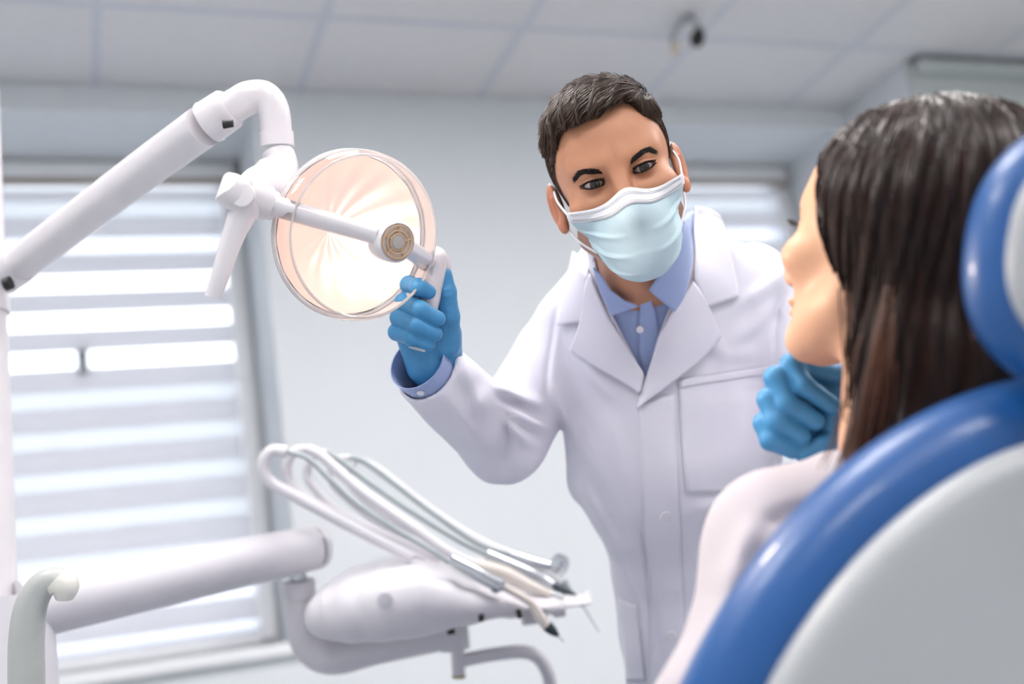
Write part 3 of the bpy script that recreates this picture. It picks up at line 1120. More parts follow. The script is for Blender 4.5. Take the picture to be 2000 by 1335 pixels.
def face_d(q, female=False):
    ax = q.copy()  # brow, sockets, nose, lips, lids, ears
    ax[:, 0] = np.abs(ax[:, 0])
    d = skull_d(q, female)
    # eye sockets
    d = smax(d, -ell_d(ax, (.0325, -.003, .094), (.021, .0125, .0165)), .014)
    # nose
    d = smin(d, cap_d(q, (0, .012, .0845), (0, -.036, .1075), .0075, .0105), .012)
    d = smin(d, ell_d(q, (0, -.040, .107), (.0115, .0105, .0115)), .008)
    d = smin(d, ell_d(ax, (.0115, -.043, .097), (.0075, .0075, .010)), .006)
    # lips
    d = smin(d, ell_d(q, (0, -.066, .0905), (.021, .0055, .009)), .006)
    d = smin(d, ell_d(q, (0, -.0765, .0885), (.018, .0060, .009)), .006)
    # lids around the eyeballs, opened as almonds
    e = ax - EYE.astype(np.float32)
    lid = np.sqrt((e * e).sum(1)) - .0138
    d = smin(d, lid, .006)
    x = e[:, 0] / .0150
    up = .0041 * np.clip(1 - x * x, -2, 1) + .0012 * x
    dn = -.0046 * np.clip(1 - x * x, -2, 1) + .0012 * x
    slit = np.maximum(np.maximum(e[:, 1] - up, dn - e[:, 1]), .004 - e[:, 2])
    d = smax(d, -slit * 0.8, .0012)
    # upper lid crease
    cr = np.abs(e[:, 1] - (.0090 - .0025 * x * x)) + np.clip(np.abs(x) - .9, 0, 9) * .02
    d = d + .0011 * np.exp(-(cr / .0012) ** 2) * (e[:, 2] > 0)
    # ears
    for s in () if female else (1, -1):          # her ears lie under the hair
        en = nrm([s * .90, 0.0, .42])
        ef = nrm(np.cross([0, 1, 0], en) * s)
        eu = np.cross(ef, en) * s
        A = np.array([en, [0, 1, 0], ef])
        if abs(A[2] @ A[0]) > 1e-3:
            A[2] = np.cross(A[0], A[1])
        o = np.array([s * .0835, -.014, -.014])
        ear = ell_d(q, o, (.0065, .031, .0185), A)
        ear = smin(ear, ell_d(q, o + np.array([-s * .001, -.026, .008]), (.0062, .010, .009), A), .006)
        ear = smax(ear, -ell_d(q, o + A[0] * .0068 + np.array([0, .002, .003]), (.0062, .0225, .0125), A), .003)
        ear = smin(ear, cap_d(q, o + A[0] * .002 + np.array([0, .012, .005]), o + A[0] * .002 + np.array([0, -.010, .0]), .003, .003), .005)
        d = smin(d, ear, .006)
    return d


class Head:
    def __init__(self, o, fwd, up, s=1.0, female=False):
        f = nrm(fwd)
        u = np.asarray(up, float)
        u = nrm(u - f * (u @ f))
        r = np.cross(u, f)
        self.A = np.array([r, u, f])      # camera space -> head axes
        self.o = np.asarray(o, float)
        self.s = s
        self.fe = female

    def loc(self, p):
        return (((p - self.o) @ self.A.T) / self.s).astype(np.float32)

    def out(self, q):
        return np.asarray(q) * self.s @ self.A + self.o

    def face(self, p):
        return face_d(self.loc(p), self.fe) * self.s

    def skull(self, p):
        return skull_d(self.loc(p), self.fe) * self.s


def eyeball(h, side, gaze, parent, iris):
    """white ball with iris and pupil rings around the gaze direction"""
    o = np.array([side * EYE[0], EYE[1], EYE[2]])
    g = nrm(gaze)
    u = nrm(np.cross([0, 1, 0], g))
    w = np.cross(g, u)
    R = .0122
    rings = [0, .12, .22, .30, .40, .50, .55, .62, .8, 1.1, 1.5, 2.0, 2.6, 3.14]
    V, f, mi = [], [], []
    S = 28
    for t in rings:
        rr = R * (1.035 if t < .52 else 1.0)
        for k in range(S):
            a = 2 * math.pi * k / S
            V.append(o + rr * (math.cos(t) * g + math.sin(t) * (math.cos(a) * u + math.sin(a) * w)))
    for i in range(len(rings) - 1):
        m = 0 if rings[i + 1] <= .23 else (1 if rings[i + 1] <= .51 else (3 if rings[i + 1] <= .56 else 2))
        for k in range(S):
            f.append((i * S + k, i * S + (k + 1) % S, (i + 1) * S + (k + 1) % S, (i + 1) * S + k))
            mi.append(m)
    mb = MB()
    mb.add((W(h.out(np.array(V))), f))
    mb.mi = mi
    return obj('eye', mb, [mat('pupil', '#050404', .08, var=0), mat(iris, '#332a25', .12, var=.3, scale=900, coat=.6),
                           mat('eye_white', '#bdb3b0', .15, var=.02, coat=.5), mat('iris_rim', '#1c1716', .15, var=0, coat=.5)], parent, smooth=180)


def hair_line(phi):
    """height of the hairline at azimuth phi (0 = front), short-haired man"""
    a = np.where(phi > 0, np.interp(phi, [0, .7, 1.35, 3.2], [0, .92, 1.40, 3.2]), np.abs(phi))
    return np.interp(a, [0, .35, .62, .80, .95, 1.15, 1.30, 1.42, 1.62, 1.85, 2.2, 3.2],
                     [.076, .078, .080, .068, .048, .030, .004, -.018, -.006, -.020, -.062, -.072]).astype(np.float32) + (.010 * np.sin(phi)).astype(np.float32)


# ================================================================== THE DENTIST
M_skin = mat('skin_tan', '#c68f70', 0.46, var=0.05, scale=40, bump=0.12, bscale=900, sss=0.0, tint=True, spec=0.4)
M_hair = mat('brown_hair', '#402f25', 0.42, var=0.2, scale=300, spec=0.4, tint=True)
M_lash = mat('dark_lashes', '#140f0d', 0.6, var=0.1)
M_coat = mat('white_coat_cotton', '#e2e1ee', 0.8, var=0.012, scale=20, bump=0.06, bscale=1200, sheen=0.2)
M_shirt = mat('light_blue_cotton', '#9fb1de', 0.75, var=0.02, scale=20, bump=0.06, bscale=1500, sheen=0.2)
M_button = mat('pearl_button', '#e9e6ef', 0.25, var=0.03, coat=.4)
M_glove = mat('blue_nitrile', '#4590c4', 0.46, var=0.05, scale=60, bump=0.10, bscale=350, spec=0.45)
M_mask = mat('mask_blue_paper', '#bfd8e2', 0.75, var=0.02, scale=60, bump=0.10, bscale=1500)
M_maskw = mat('mask_white_paper', '#e6e8ee', 0.75, var=0.015, scale=60, bump=0.08, bscale=1500)
M_trouser = mat('navy_trousers', '#39435a', 0.8, var=0.05)
M_shoe = mat('white_shoe', '#dcdcdc', 0.5)

roll, pitch, yaw = math.radians(18.5), math.radians(8.0), math.radians(-2.0)
fw = np.array([math.sin(yaw), -math.sin(pitch), math.cos(yaw) * math.cos(pitch)])
up = np.array([-math.sin(roll), math.cos(roll), 0.0])
HD1 = Head(c(1201, 344, 1.380), fw, up, 0.955)

NECK_TOP = HD1.out([0, -.055, -.022])
T_N = c(1263, 560, 1.560)                 # base of the neck
T_P = c(1385, 1400, 1.750)                # pelvis
tu = nrm(T_N - T_P)
tr = np.array([.965, .26, 0.02])
tr = nrm(tr - tu * (tr @ tu))
tf = np.cross(tr, tu)
TA = np.array([tr, tu, tf])


def tl(p):
    return ((p - T_N) @ TA.T).astype(np.float32)


def tout(q):
    return np.asarray(q) @ TA + T_N


SH_R, EL_R, WR_R = c(1118, 655, 1.615), c(982, 860, 1.545), c(842, 731, 1.405)
SH_L, EL_L, WR_L = c(1478, 585, 1.605), c(1700, 900, 1.50), c(1700, 860, 1.19)
AX_R = nrm(WR_R - EL_R)


def torso_d(p):
    q = tl(p)
    z = q.copy()
    z[:, 2] = z[:, 2] * 1.45                 # flatter front to back
    d = cap_d(z, (0, -.10, 0), (0, -.24, .02), .132, .142)
    d = smin(d, cap_d(z, (-.075, -.075, 0), (.085, -.065, 0), .075, .075), .06)
    d = smin(d, cap_d(z, (.045, .042, -.03), (.130, -.028, -.015), .043, .052), .04)
    d = smin(d, cap_d(z, (-.040, .030, -.03), (-.100, -.040, -.01), .043, .052), .04)
    d = smin(d, cap_d(z, (0, -.24, .02), (0, -.44, .0), .134, .094), .06)
    d = smin(d, cap_d(z, (0, -.44, 0), (0, -.62, .0), .094, .096), .06)
    return d * 0.85


def neck_d(p):
    return cap_d(p, NECK_TOP, tout([0, -.03, -.005]), .056, .061)


def base_d(p):
    """torso with neck and shoulder slopes: what the shirt and the collar lie on"""
    d = torso_d(p)
    d = smin(d, neck_d(p), .07)
    return d


def arm_r(p, g=0.0):
    return smin(cap_d(p, SH_R, EL_R, .064 + g, .056 + g), cap_d(p, EL_R, WR_R, .055 + g, .0455 + g), .02)


def arm_l(p, g=0.0):
    return smin(cap_d(p, SH_L, EL_L, .066 + g, .052 + g), cap_d(p, EL_L, WR_L, .052 + g, .044 + g), .02)


VNECK = [(1163, 508), (1172, 545), (1200, 622), (1262, 742), (1284, 660), (1305, 604), (1346, 552), (1352, 470), (1354, 400), (1150, 380)]


def coat_d(p):
    q = tl(p)
    d = base_d(p) - .004
    sk = q.copy()
    sk[:, 2] *= 1.35
    d = smin(d, cap_d(sk, (0, -.55, 0), (.0, -.96, -.02), .097, .122) * .9, .06)
    ar = arm_r(p)
    al = arm_l(p)
    d = smin(d, al, .03)
    # armpit crease on the visible side
    d = smin(d, ar, .022)
    d = d - fold(p, [[(1098, 600), (1082, 680), (1072, 780)]], 10, .0015)
    # folds of the sleeve and front
    d = d - fold(p, [[(1070, 800), (1010, 770), (962, 752)], [(1082, 838), (1030, 818), (975, 790)], [(1040, 870), (1000, 830), (980, 800)]], 13, 0.0104)
    d = d + fold(p, [[(1075, 822), (1020, 795), (968, 772)], [(1050, 858), (1005, 822), (978, 796)], [(985, 935), (993, 870), (990, 800)]], 10, 0.0070)
    d = d - fold(p, [[(960, 760), (930, 800), (925, 860)], [(905, 700), (925, 760), (950, 830)], [(870, 760), (910, 830), (960, 880)]], 20, 0.0085)
    d = d + fold(p, [[(895, 725), (915, 790), (940, 860)], [(968, 925), (985, 860), (985, 790)]], 13, 0.0050)
    d = d - fold(p, [[(1090, 745), (1150, 880), (1210, 1020), (1250, 1150)], [(1120, 900), (1175, 1040), (1225, 1190), (1262, 1320)]], 24, 0.0095)
    d = d + fold(p, [[(1100, 790), (1160, 930), (1215, 1060)], [(1140, 960), (1195, 1110), (1240, 1260)]], 18, 0.0085)
    d = d - fold(p, [[(1110, 640), (1160, 740), (1235, 800)], [(1430, 600), (1500, 560), (1540, 520)], [(1420, 670), (1470, 640), (1520, 590)], [(1445, 460), (1490, 470), (1530, 500)]], 16, 0.0066)
    d = d + fold(p, [[(1512, 640), (1518, 600), (1535, 560)], [(1250, 1010), (1275, 1150), (1285, 1280)]], 8, 0.0076)
    d = d + fold(p, [[(1096, 560), (1082, 640), (1070, 720), (1066, 800)], [(1540, 520), (1522, 580), (1514, 640), (1512, 700)]], 5, .0035)
    d = d - fold(p, [[(1078, 745), (1120, 850), (1180, 960)], [(1105, 850), (1160, 985), (1215, 1090)], [(1215, 1090), (1250, 1190), (1268, 1290)]], 13, .0070)
    d = d + fold(p, [[(1072, 775), (1110, 880), (1165, 985)], [(1090, 860), (1150, 1020), (1200, 1120)]], 12, .0060)
    d = d - fold(p, [[(1180, 790), (1215, 880), (1240, 1000)], [(1345, 1000), (1400, 985), (1450, 1000)], [(1350, 650), (1420, 690), (1480, 690)]], 18, .0050)
    # raised front edge with its button band
    pq = to_px(p.astype(np.float64)).astype(np.float32)
    line = 1249 + (pq[:, 1] - 770) * .046
    front = (q[:, 2] > 0.02) & (pq[:, 1] > 772)
    dx = (pq[:, 0] - line)
    d = d - np.where(front, .0022 / (1 + np.exp(-dx / 2.0)), 0).astype(np.float32)
    # uneven hang of the cloth
    d = d + (.0011 * np.sin(41 * q[:, 0] + 17 * q[:, 1] + 2 * np.sin(23 * q[:, 1])) * np.sin(29 * q[:, 1] - 37 * q[:, 0] + 11 * q[:, 2])
             + .0008 * np.sin(83 * q[:, 0] - 35 * q[:, 1] + 3 * np.sin(31 * q[:, 0] + 19 * q[:, 1])))
    # open neck
    v = poly_d(pq, VNECK) * (-p[:, 2]) / F
    d = np.where(q[:, 2] > -.03, smax(d, -v, .003), d)
    # hollow cuff
    t = (p - WR_R) @ AX_R
    d = smax(d, t.astype(np.float32) - .012, .002)
    d = smax(d, -cap_d(p, WR_R - AX_R * .05, WR_R + AX_R * .10, .0390, .0390), .002)
    # hem and open collar
    d = smax(d, (-.95 - q[:, 1]), .004)
    return d.astype(np.float32)


def shirt_d(p):
    d = base_d(p) + .006
    q = tl(p)
    d = smax(d, -.70 - q[:, 1], .004)
    up_ = (p - T_N) @ nrm(NECK_TOP - T_N)
    d = smax(d, (up_ - .062).astype(np.float32), .003)
    return d


floor_pt = lambda px, d: None
dent = thing('person', 'dentist in white coat, blue shirt, face mask and blue gloves, holding the lamp', 'person', W(T_P + 0) * np.array([1, 1, 0]))


def mesh_part(name, f, lo, hi, h, m, parent, tints=None, **kw):
    lo, hi = np.minimum(lo, hi), np.maximum(lo, hi)
    V, Q = sdf_mesh(f, lo, hi, h, **kw)
    t = tints(V) if tints is not None else None
    return obj(name, (W(V), Q), m, parent, smooth=180, tints=t)


# ---- hands as joint chains (camera space)
def hand_d(p, fingers, palm, thumb, fat=0.0):
    d = None
    for a, b, ra, rb in palm:
        e = cap_d(p, a, b, ra + fat, rb + fat)
        d = e if d is None else smin(d, e, .014)
    fd = None
    for pts, rs in fingers + [thumb]:
        e = chain_d(p, pts, [r + fat for r in rs], .004)
        fd = e if fd is None else smin(fd, e, .0018)
    return smin(d, fd, .005)


G = .062          # the grip sits at the far handle of the lamp
FR = [.0115, .0105, .0098, .0088]
R_F = [
    ([c(818, 562, 1.325 + G), c(799, 556, 1.275 + G), c(818, 560, 1.250 + G), c(837, 570, 1.258 + G)], FR),
    ([c(806, 594, 1.325 + G), c(789, 591, 1.270 + G), c(820, 604, 1.246 + G), c(855, 622, 1.254 + G)], [.0118, .0110, .0102, .0092]),
    ([c(797, 622, 1.325 + G), c(780, 620, 1.272 + G), c(813, 635, 1.248 + G), c(850, 652, 1.256 + G)], [.0115, .0108, .0098, .0088]),
    ([c(790, 650, 1.322 + G), c(775, 648, 1.276 + G), c(804, 660, 1.254 + G), c(838, 672, 1.260 + G)], [.0108, .0100, .0090, .0080]),
]
R_W = c(848, 712, 1.340 + G)
R_P = [(R_W, R_F[0][0][0] + np.array([.004, 0, 0]), .021, .012), (R_W, R_F[1][0][0], .022, .013), (R_W - np.array([.006, 0, 0]), R_F[2][0][0], .021, .013),
       (R_W - np.array([.014, 0, 0]), R_F[3][0][0], .019, .012), (c(872, 690, 1.335 + G), c(876, 650, 1.315 + G), .020, .016),
       (c(832, 660, 1.335 + G), c(850, 600, 1.33 + G), .016, .013), (R_W, c(872, 745, 1.375 + G), .026, .027)]
R_T = ([c(872, 672, 1.315 + G), c(876, 618, 1.296 + G), c(873, 570, 1.290 + G), c(869, 536, 1.288 + G)], [.0175, .0135, .0112, .0088])


def hand_r(p, fat=0.0):
    d = hand_d(p, R_F, R_P, R_T, fat)
    # thin ridges of stretched glove across the thumb
    return d - fold(p, [[(862, 568), (884, 562)], [(864, 580), (886, 576)], [(866, 604), (888, 608)]], 3, .0008)


# left hand, closed below the patient's chin
L_F = [
    ([c(1640, 735, 1.115), c(1546, 712, 1.085), c(1568, 752, 1.075), c(1622, 790, 1.078)], [.0115, .0108, .0100, .0090]),
    ([c(1628, 775, 1.120), c(1515, 738, 1.085), c(1535, 788, 1.075), c(1592, 822, 1.078)], [.0118, .0112, .0102, .0092]),
    ([c(1615, 812, 1.120), c(1501, 780, 1.085), c(1515, 822, 1.075), c(1566, 852, 1.078)], [.0115, .0108, .0100, .0088]),
    ([c(1605, 850, 1.118), c(1492, 826, 1.085), c(1503, 860, 1.076), c(1548, 880, 1.080)], [.0108, .0100, .0090, .0082]),
]
L_P = [(c(1690, 850, 1.165), L_F[0][0][0], .022, .013), (c(1690, 850, 1.165), L_F[1][0][0], .022, .014), (c(1690, 850, 1.165), L_F[2][0][0], .022, .014),
       (c(1690, 860, 1.165), L_F[3][0][0], .022, .013), (c(1630, 800, 1.10), c(1620, 870, 1.105), .018, .018), (c(1690, 850, 1.165), c(1705, 860, 1.21), .026, .027)]
L_T = ([c(1668, 830, 1.13), c(1646, 850, 1.100), c(1606, 872, 1.085), c(1570, 886, 1.082)], [.0165, .0130, .0110, .0090])


def hand_l(p, fat=0.0):
    return hand_d(p, L_F, L_P, L_T, fat)


# ---- body: head, neck, chest, arms, hands, hips and legs as one figure
HIP = T_P


def foot_xy(dx, dy):
    w = W(HIP)
    right = ROT @ np.array([1.0, 0, 0])
    right[2] = 0
    right = nrm(right)
    fwd_ = np.array([right[1], -right[0], 0]) * 1.0
    return w[:2] + right[:2] * dx + fwd_[:2] * dy


def cam_of(w):
    return (np.asarray(w) - CAM) @ ROT


legs = []
for s in (-1, 1):
    a = foot_xy(s * .075, 0.0)
    hip = HIP + np.array([s * .045, 0, 0])
    knee = cam_of([*(a * .5 + W(hip)[:2] * .5), .50])
    ank = cam_of([*a, .09])
    toe = cam_of([*foot_xy(s * .10, .17), .04])
    legs.append((hip, knee, ank, toe))


def legs_d(p, g=0.0):
    d = None
    for hip, knee, ank, toe in legs:
        for a, b, r0, r1 in ((hip, knee, .062, .050), (knee, ank, .048, .036)):
            e = cap_d(p, a, b, r0 + g, r1 + g)
            d = e if d is None else smin(d, e, .02)
    return d


def body_low(p):
    d = torso_d(p) + .018
    d = smin(d, neck_d(p) + .004, .03)
    d = smin(d, arm_r(p, -.027), .02)
    d = smin(d, arm_l(p, -.027), .02)
    d = smin(d, legs_d(p, -.006), .03)
    d = smin(d, hand_r(p, -.005), .01)
    d = smin(d, hand_l(p, -.005), .01)
    for hip, knee, ank, toe in legs:
        d = smin(d, cap_d(p, ank, toe, .034, .028), .02)
    return d


def head_neck(p):
    d = HD1.face(p)
    n = neck_d(p)
    q = HD1.loc(p)
    # windpipe and the two neck cords
    n = smin(n, cap_d(p, HD1.out([.028, -.09, .0]), tout([.012, -.02, .045]), .012, .012), .02)
    n = smin(n, cap_d(p, HD1.out([-.028, -.09, .0]), tout([-.012, -.02, .045]), .012, .012), .02)
    return smin(d, n, .018)


def skin_tint(V):
    q = HD1.loc(V)
    t = np.ones((len(V), 3), np.float32)
    phi = np.arctan2(q[:, 0], q[:, 2])
    hl = hair_line(phi)
    inside = np.clip((q[:, 1] - hl + .004) / .012, 0, 1)[:, None] * (np.abs(q[:, :1]) < .082)
    t = t * (1 - inside * .72)
    # stubble over the jaw
    st = np.clip((-.018 - q[:, 1] + .55 * np.clip(.05 - q[:, 2], 0, .05)) / .03, 0, 1) * np.clip((.078 - np.abs(q[:, 0])) / .004, 0, 1)
    st = (st * (q[:, 2] > -.012))[:, None]
    t = t * (1 - st * np.array([.40, .38, .30], np.float32))
    # rosier ears and cheeks, darker round the eyes
    ear = np.clip((np.abs(q[:, 0]) - .0765) / .006, 0, 1)[:, None] * (q[:, 1:2] < .03)
    t = t * (1 - ear * np.array([-.06, .12, .12], np.float32))
    e = q.copy()
    e[:, 0] = np.abs(e[:, 0])
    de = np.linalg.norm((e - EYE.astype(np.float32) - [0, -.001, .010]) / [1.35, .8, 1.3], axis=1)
    x_ = (e[:, 0] - EYE[0]) / .0150
    y_ = e[:, 1] - EYE[1]
    sl = np.maximum(y_ - (.0041 * np.clip(1 - x_ * x_, -2, 1) + .0012 * x_), (-.0046 * np.clip(1 - x_ * x_, -2, 1) + .0012 * x_) - y_)
    ln_ = np.exp(-(sl / .0013) ** 2) * (e[:, 2] > EYE[2]) * (np.abs(x_) < 1.15) * np.where(y_ > 0, .85, .45)
    t = t * (1 - ln_[:, None])
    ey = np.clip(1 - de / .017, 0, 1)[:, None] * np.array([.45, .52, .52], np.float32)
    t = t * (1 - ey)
    return t


Vb, Qb = sdf_mesh(body_low, c(700, 500, 1.9) - [.1, 1.3, .3], c(1750, 480, 1.0) + [.25, .2, .1], .008)
Vh, Qh = sdf_mesh(head_neck, HD1.o - [.15, .27, .18], HD1.o + [.15, .17, .16], .00125)
cut = ((Vh - T_N) @ tu) > -.02
Vt = np.concatenate([Vh, Vb])
Qt = np.concatenate([Qh, Qb + len(Vh)])
tt = np.concatenate([skin_tint(Vh), np.ones((len(Vb), 3), np.float32)])
body = obj('body', (W(Vt), Qt), M_skin, dent, smooth=180, tints=tt)

eyeball(HD1, 1, [.10, -.05, 1], dent, 'iris_brown')
eyeball(HD1, -1, [.08, -.05, 1], dent, 'iris_brown')


def cam_strands(h, roots, dirs, length, K, r0, r1, field, off0, off1, curl=None):
    """strands grown in camera space over a field"""
    N = len(roots)
    pts = np.zeros((N, K, 3), np.float32)
    p = roots.astype(np.float32)
    L = np.broadcast_to(length, (N,)).astype(np.float32)
    for k in range(K):
        off = off0 + (off1 - off0) * k / (K - 1)
        if k:
            n = grad(field, p)
            dv = dirs(p, k / (K - 1)) if callable(dirs) else dirs
            dv = dv - n * (dv * n).sum(1, keepdims=True)
            dv = dv / (np.linalg.norm(dv, axis=1, keepdims=True) + 1e-6)
            p = p + dv * (L / (K - 1))[:, None]
        n = grad(field, p)
        o_ = off if np.isscalar(off) else off
        p = p - n * np.clip(field(p) - o_, -.003, .003)[:, None]
        pts[:, k] = p
    V, Q = strands_mesh(pts.astype(np.float64), r0, r1)
    return V, Q


# eyebrows and lashes
for s in (-1, 1):
    n = 300
    t = rng.random(n)
    bx = s * (.0150 + .0420 * t)
    by = np.interp(t, [0, .25, .65, 1], [.0145, .0160, .0190, .0125]) + (rng.random(n) - .5) * (.0085 * (1 - .6 * t))
    q = np.stack([bx, by, np.full(n, .085)], 1)
    roots = snap(lambda p: HD1.face(p), HD1.out(q))
    dl = np.stack([s * np.ones(n), .45 - .95 * t + rng.normal(0, .12, n), np.zeros(n)], 1) @ HD1.A
    V, Q = cam_strands(HD1, roots, dl.astype(np.float32), .0080, 5, .00030, .00012, HD1.face, .0003, .0012)
    obj('eyebrow', (W(V), Q), M_lash, dent, smooth=180)
    ls = MB()
    for sg, yy, amp in ((1, .0041, 1.0), (-1, -.0046, .45)):
        for k in range(46):
            x = -.95 + 1.9 * k / 45 + random.uniform(-.02, .02)
            y = yy * (1 - x * x) + .0012 * x
            ex = np.array([x * .0150, y, 0])
            zz = math.sqrt(max(.0136 ** 2 - ex[0] ** 2 - ex[1] ** 2, 1e-6))
            o_ = np.array([s * (EYE[0] + ex[0]), EYE[1] + ex[1], EYE[2] + zz])
            tip = o_ + np.array([s * x * .004, sg * .0022 * amp, .0048 * amp])
            ls.add(tube(W(HD1.out(np.array([o_, (o_ + tip) / 2 - np.array([0, sg * .0006, 0]), tip]))), [.0006, .0005, .0002], 3, 0))
    obj('eyelashes', ls, M_lash, dent, smooth=0)

# ---- hair: dense cap plus combed strands
def hair_thick(q):
    top = np.clip((q[:, 1] - .052) / .04, 0, 1)
    front = np.clip((q[:, 2] + .01) / .08, 0, 1)
    return (.0015 + top * (.0045 + .0085 * front)).astype(np.float32)


def haircap(p):
    q = HD1.loc(p)
    d = HD1.skull(p) - hair_thick(q)
    phi = np.arctan2(q[:, 0], q[:, 2])
    m = (hair_line(phi) + .004 - q[:, 1]) * .8
    return smax(d, m, .005)


Vc, Qc = sdf_mesh(haircap, HD1.o - [.14, .13, .16], HD1.o + [.14, .17, .15], .002, margin=4)
qc = HD1.loc(Vc)
fade = np.clip((.045 - qc[:, 1]) / .06, 0, 1)[:, None]
hair = obj('hair', (W(Vc), Qc), M_hair, dent, smooth=180, tints=.85 + fade * np.array([2.0, 1.7, 1.5]))
r = sample_faces(Vc, Qc, 15000)
ql = HD1.loc(r)
phi = np.arctan2(ql[:, 0], ql[:, 2])
dm = ql[:, 1] - hair_line(phi)
keep = (dm > -.002)
r, ql, dm = r[keep], ql[keep], dm[keep]
topness = np.clip((ql[:, 1] - .055) / .035, 0, 1)


def comb(p, t):
    q = HD1.loc(p)
    top = np.clip((q[:, 1] - .06) / .03, 0, 1)[:, None]
    side = np.stack([np.zeros(len(q)), -np.ones(len(q)), -.35 * np.ones(len(q))], 1)
    wv = .35 * np.sin(q[:, 0] * 260 + q[:, 2] * 90)
    crown = np.stack([-.75 + wv, -.12 + 0 * wv, .75 + .5 * wv], 1)
    return ((side * (1 - top) + crown * top) @ HD1.A).astype(np.float32)


V, Q = cam_strands(HD1, r, comb, (.006 + topness * (.020 + .012 * rng.random(len(r)))), 6, .00055, .0002, haircap, 0.0,
                   (.0010 + .0062 * topness * rng.random(len(r))).astype(np.float32))
st_t = (.5 + 1.5 * rng.random(len(r)) ** 1.6) * (1 + .7 * np.clip((.04 - ql[:, 1]) / .05, 0, 1))
obj('hair_strands', (W(V), Q), M_hair, hair, smooth=180, tints=np.repeat(st_t, 18)[:, None] * np.ones(3))

# ---- face mask
def tent(p):
    q = HD1.loc(p)
    d = skull_d(q)
    d = smin(d, cap_d(q, (0, -.012, .096), (0, -.045, .112), .010, .016), .035)
    d = smin(d, ell_d(q, (0, -.100, .076), (.026, .022, .022)), .03)
    d = smin(d, ell_d(q, (0, -.070, .085), (.035, .035, .022)), .03)
    return d * HD1.s


nu, nv = 72, 60
U = np.linspace(-1, 1, nu)
VV = np.linspace(0, 1, nv)
O = np.array([0, -.055, .018])
pts = np.zeros((nv, nu, 3))
for i, v in enumerate(VV):
    az = U * np.radians(55 - 5 * v ** 2)
    top = np.radians(17 + 3 * np.abs(U) ** 1.6 + 4 * np.exp(-(U / .16) ** 2))
    bot = np.radians(-53 + 28 * np.abs(U) ** 2.0)
    el = top + (bot - top) * v
    d = np.stack([np.sin(az) * np.cos(el), np.sin(el), np.cos(az) * np.cos(el)], 1)
    t = np.full(nu, .16)
    for _ in range(60):
        s_ = tent(HD1.out(O + d * t[:, None]))
        t = t - .7 * (s_ - .0042)
    # pleats: three folds across, deeper to the sides, and a puffed centre
    pl = 0.0
    for f0, am in ((.38, .0052), (.57, .0056), (.76, .0042)):
        x = (v - f0 - .10 * (f0 - .5) * np.abs(U) * 4 - .02 * np.sin(U * 3)) / .05
        pl = pl + am * np.clip((np.abs(U) - .12) * 2.6, .10, 1.3) * np.clip((1 - np.abs(U)) * 6, .15, 1) * (np.exp(-np.clip(x, 0, 9) ** 2 * 1.2) * (x >= 0) + np.exp(-(x * 4) ** 2) * (x < 0))
    pl = pl + .0022 * np.sin(U * 9 + v * 14) * np.clip(np.abs(U) - .25, 0, 1) * np.clip(v * 3 - .6, 0, 1)
    pl = pl + .0045 * (1 - U ** 2) * np.sin(np.clip(v, 0, 1) * math.pi)
    pl = pl + .0025 * np.clip(np.abs(U) - .86, 0, 1) / .14
    pts[i] = O + d * (t + pl)[:, None]
F_ = grid_faces(nv, nu)
cut_v = 9
wpts = W(HD1.out(pts.reshape(-1, 3))).reshape(nv, nu, 3)
mk = obj('face_mask', (wpts[cut_v:].reshape(-1, 3), grid_faces(nv - cut_v, nu)), M_mask, dent, smooth=180, label='pale blue pleated paper face mask')
solidify(mk, .0012, 1)
mt = obj('mask_top_band', (wpts[:cut_v + 1].reshape(-1, 3), grid_faces(cut_v + 1, nu)), M_maskw, mk, smooth=180)
solidify(mt, .0018, 1)
M_stitch = mat('stitch_grey', '#9aa3ad', .7, var=.1)
stt = MB()
cs = lambda i, j: HD1.out(pts[i, j]) + (HD1.A[2] * .0034)
for row in (2, 3, 7, 8):
    for j in range(2, nu - 3):
        a, b = W(cs(row, j)), W(cs(row, j + 1))
        for k in (0.0, .5):
            stt.add(tube([a + (b - a) * k, a + (b - a) * (k + .28)], .00035, 4, 0))
obj('mask_stitching', stt, M_stitch, mk, smooth=0)
for s, j in ((-1, 0), (1, nu - 1)):
    eb = np.array([s * .0800, .012, -.018])
    el_ = np.array([s * .0790, -.044, -.010])
    mid = (pts[1, j] + eb) / 2 + np.array([s * .0035, 0, 0.002])
    obj('ear_loop', tube(W(HD1.out(np.array([pts[2, j], mid, eb, eb + [s * .004, .004, -.010], [s * .086, -.010, -.034], el_ + [s * .004, 0, -.014]]))), .0014, 8, 6), M_maskw, mk)
    obj('ear_loop', tube(W(HD1.out(np.array([pts[nv - 6, j], (pts[nv - 6, j] + el_) / 2 + [s * .004, 0, 0], el_, el_ + [s * .004, 0, -.012]]))), .0014, 8, 6), M_maskw, mk)

# ---- clothes
lo, hi = c(700, 420, 1.95) - [.05, 1.25, .1], c(1760, 400, 1.0) + [.1, .08, .1]
mesh_part('coat', coat_d, lo, hi, .0032, M_coat, dent)
mesh_part('shirt', shirt_d, T_N - [.25, .35, .25], T_N + [.25, .15, .25], .003, M_shirt, dent)
coat = [o for o in dent.children if o.name.startswith('coat')][0]
shirt = [o for o in dent.children if o.name.startswith('shirt')][0]


def panel(name, A, B, mt_, parent, th=.0022, f=None, **kw):
    V, Fc = drape(f or base_d, A, B, **kw)
    o = obj(name, (W(V), Fc), mt_, parent, smooth=180)
    return solidify(o, th, 0)


edge_lift = lambda a: (lambda S, T: a * T ** 2)
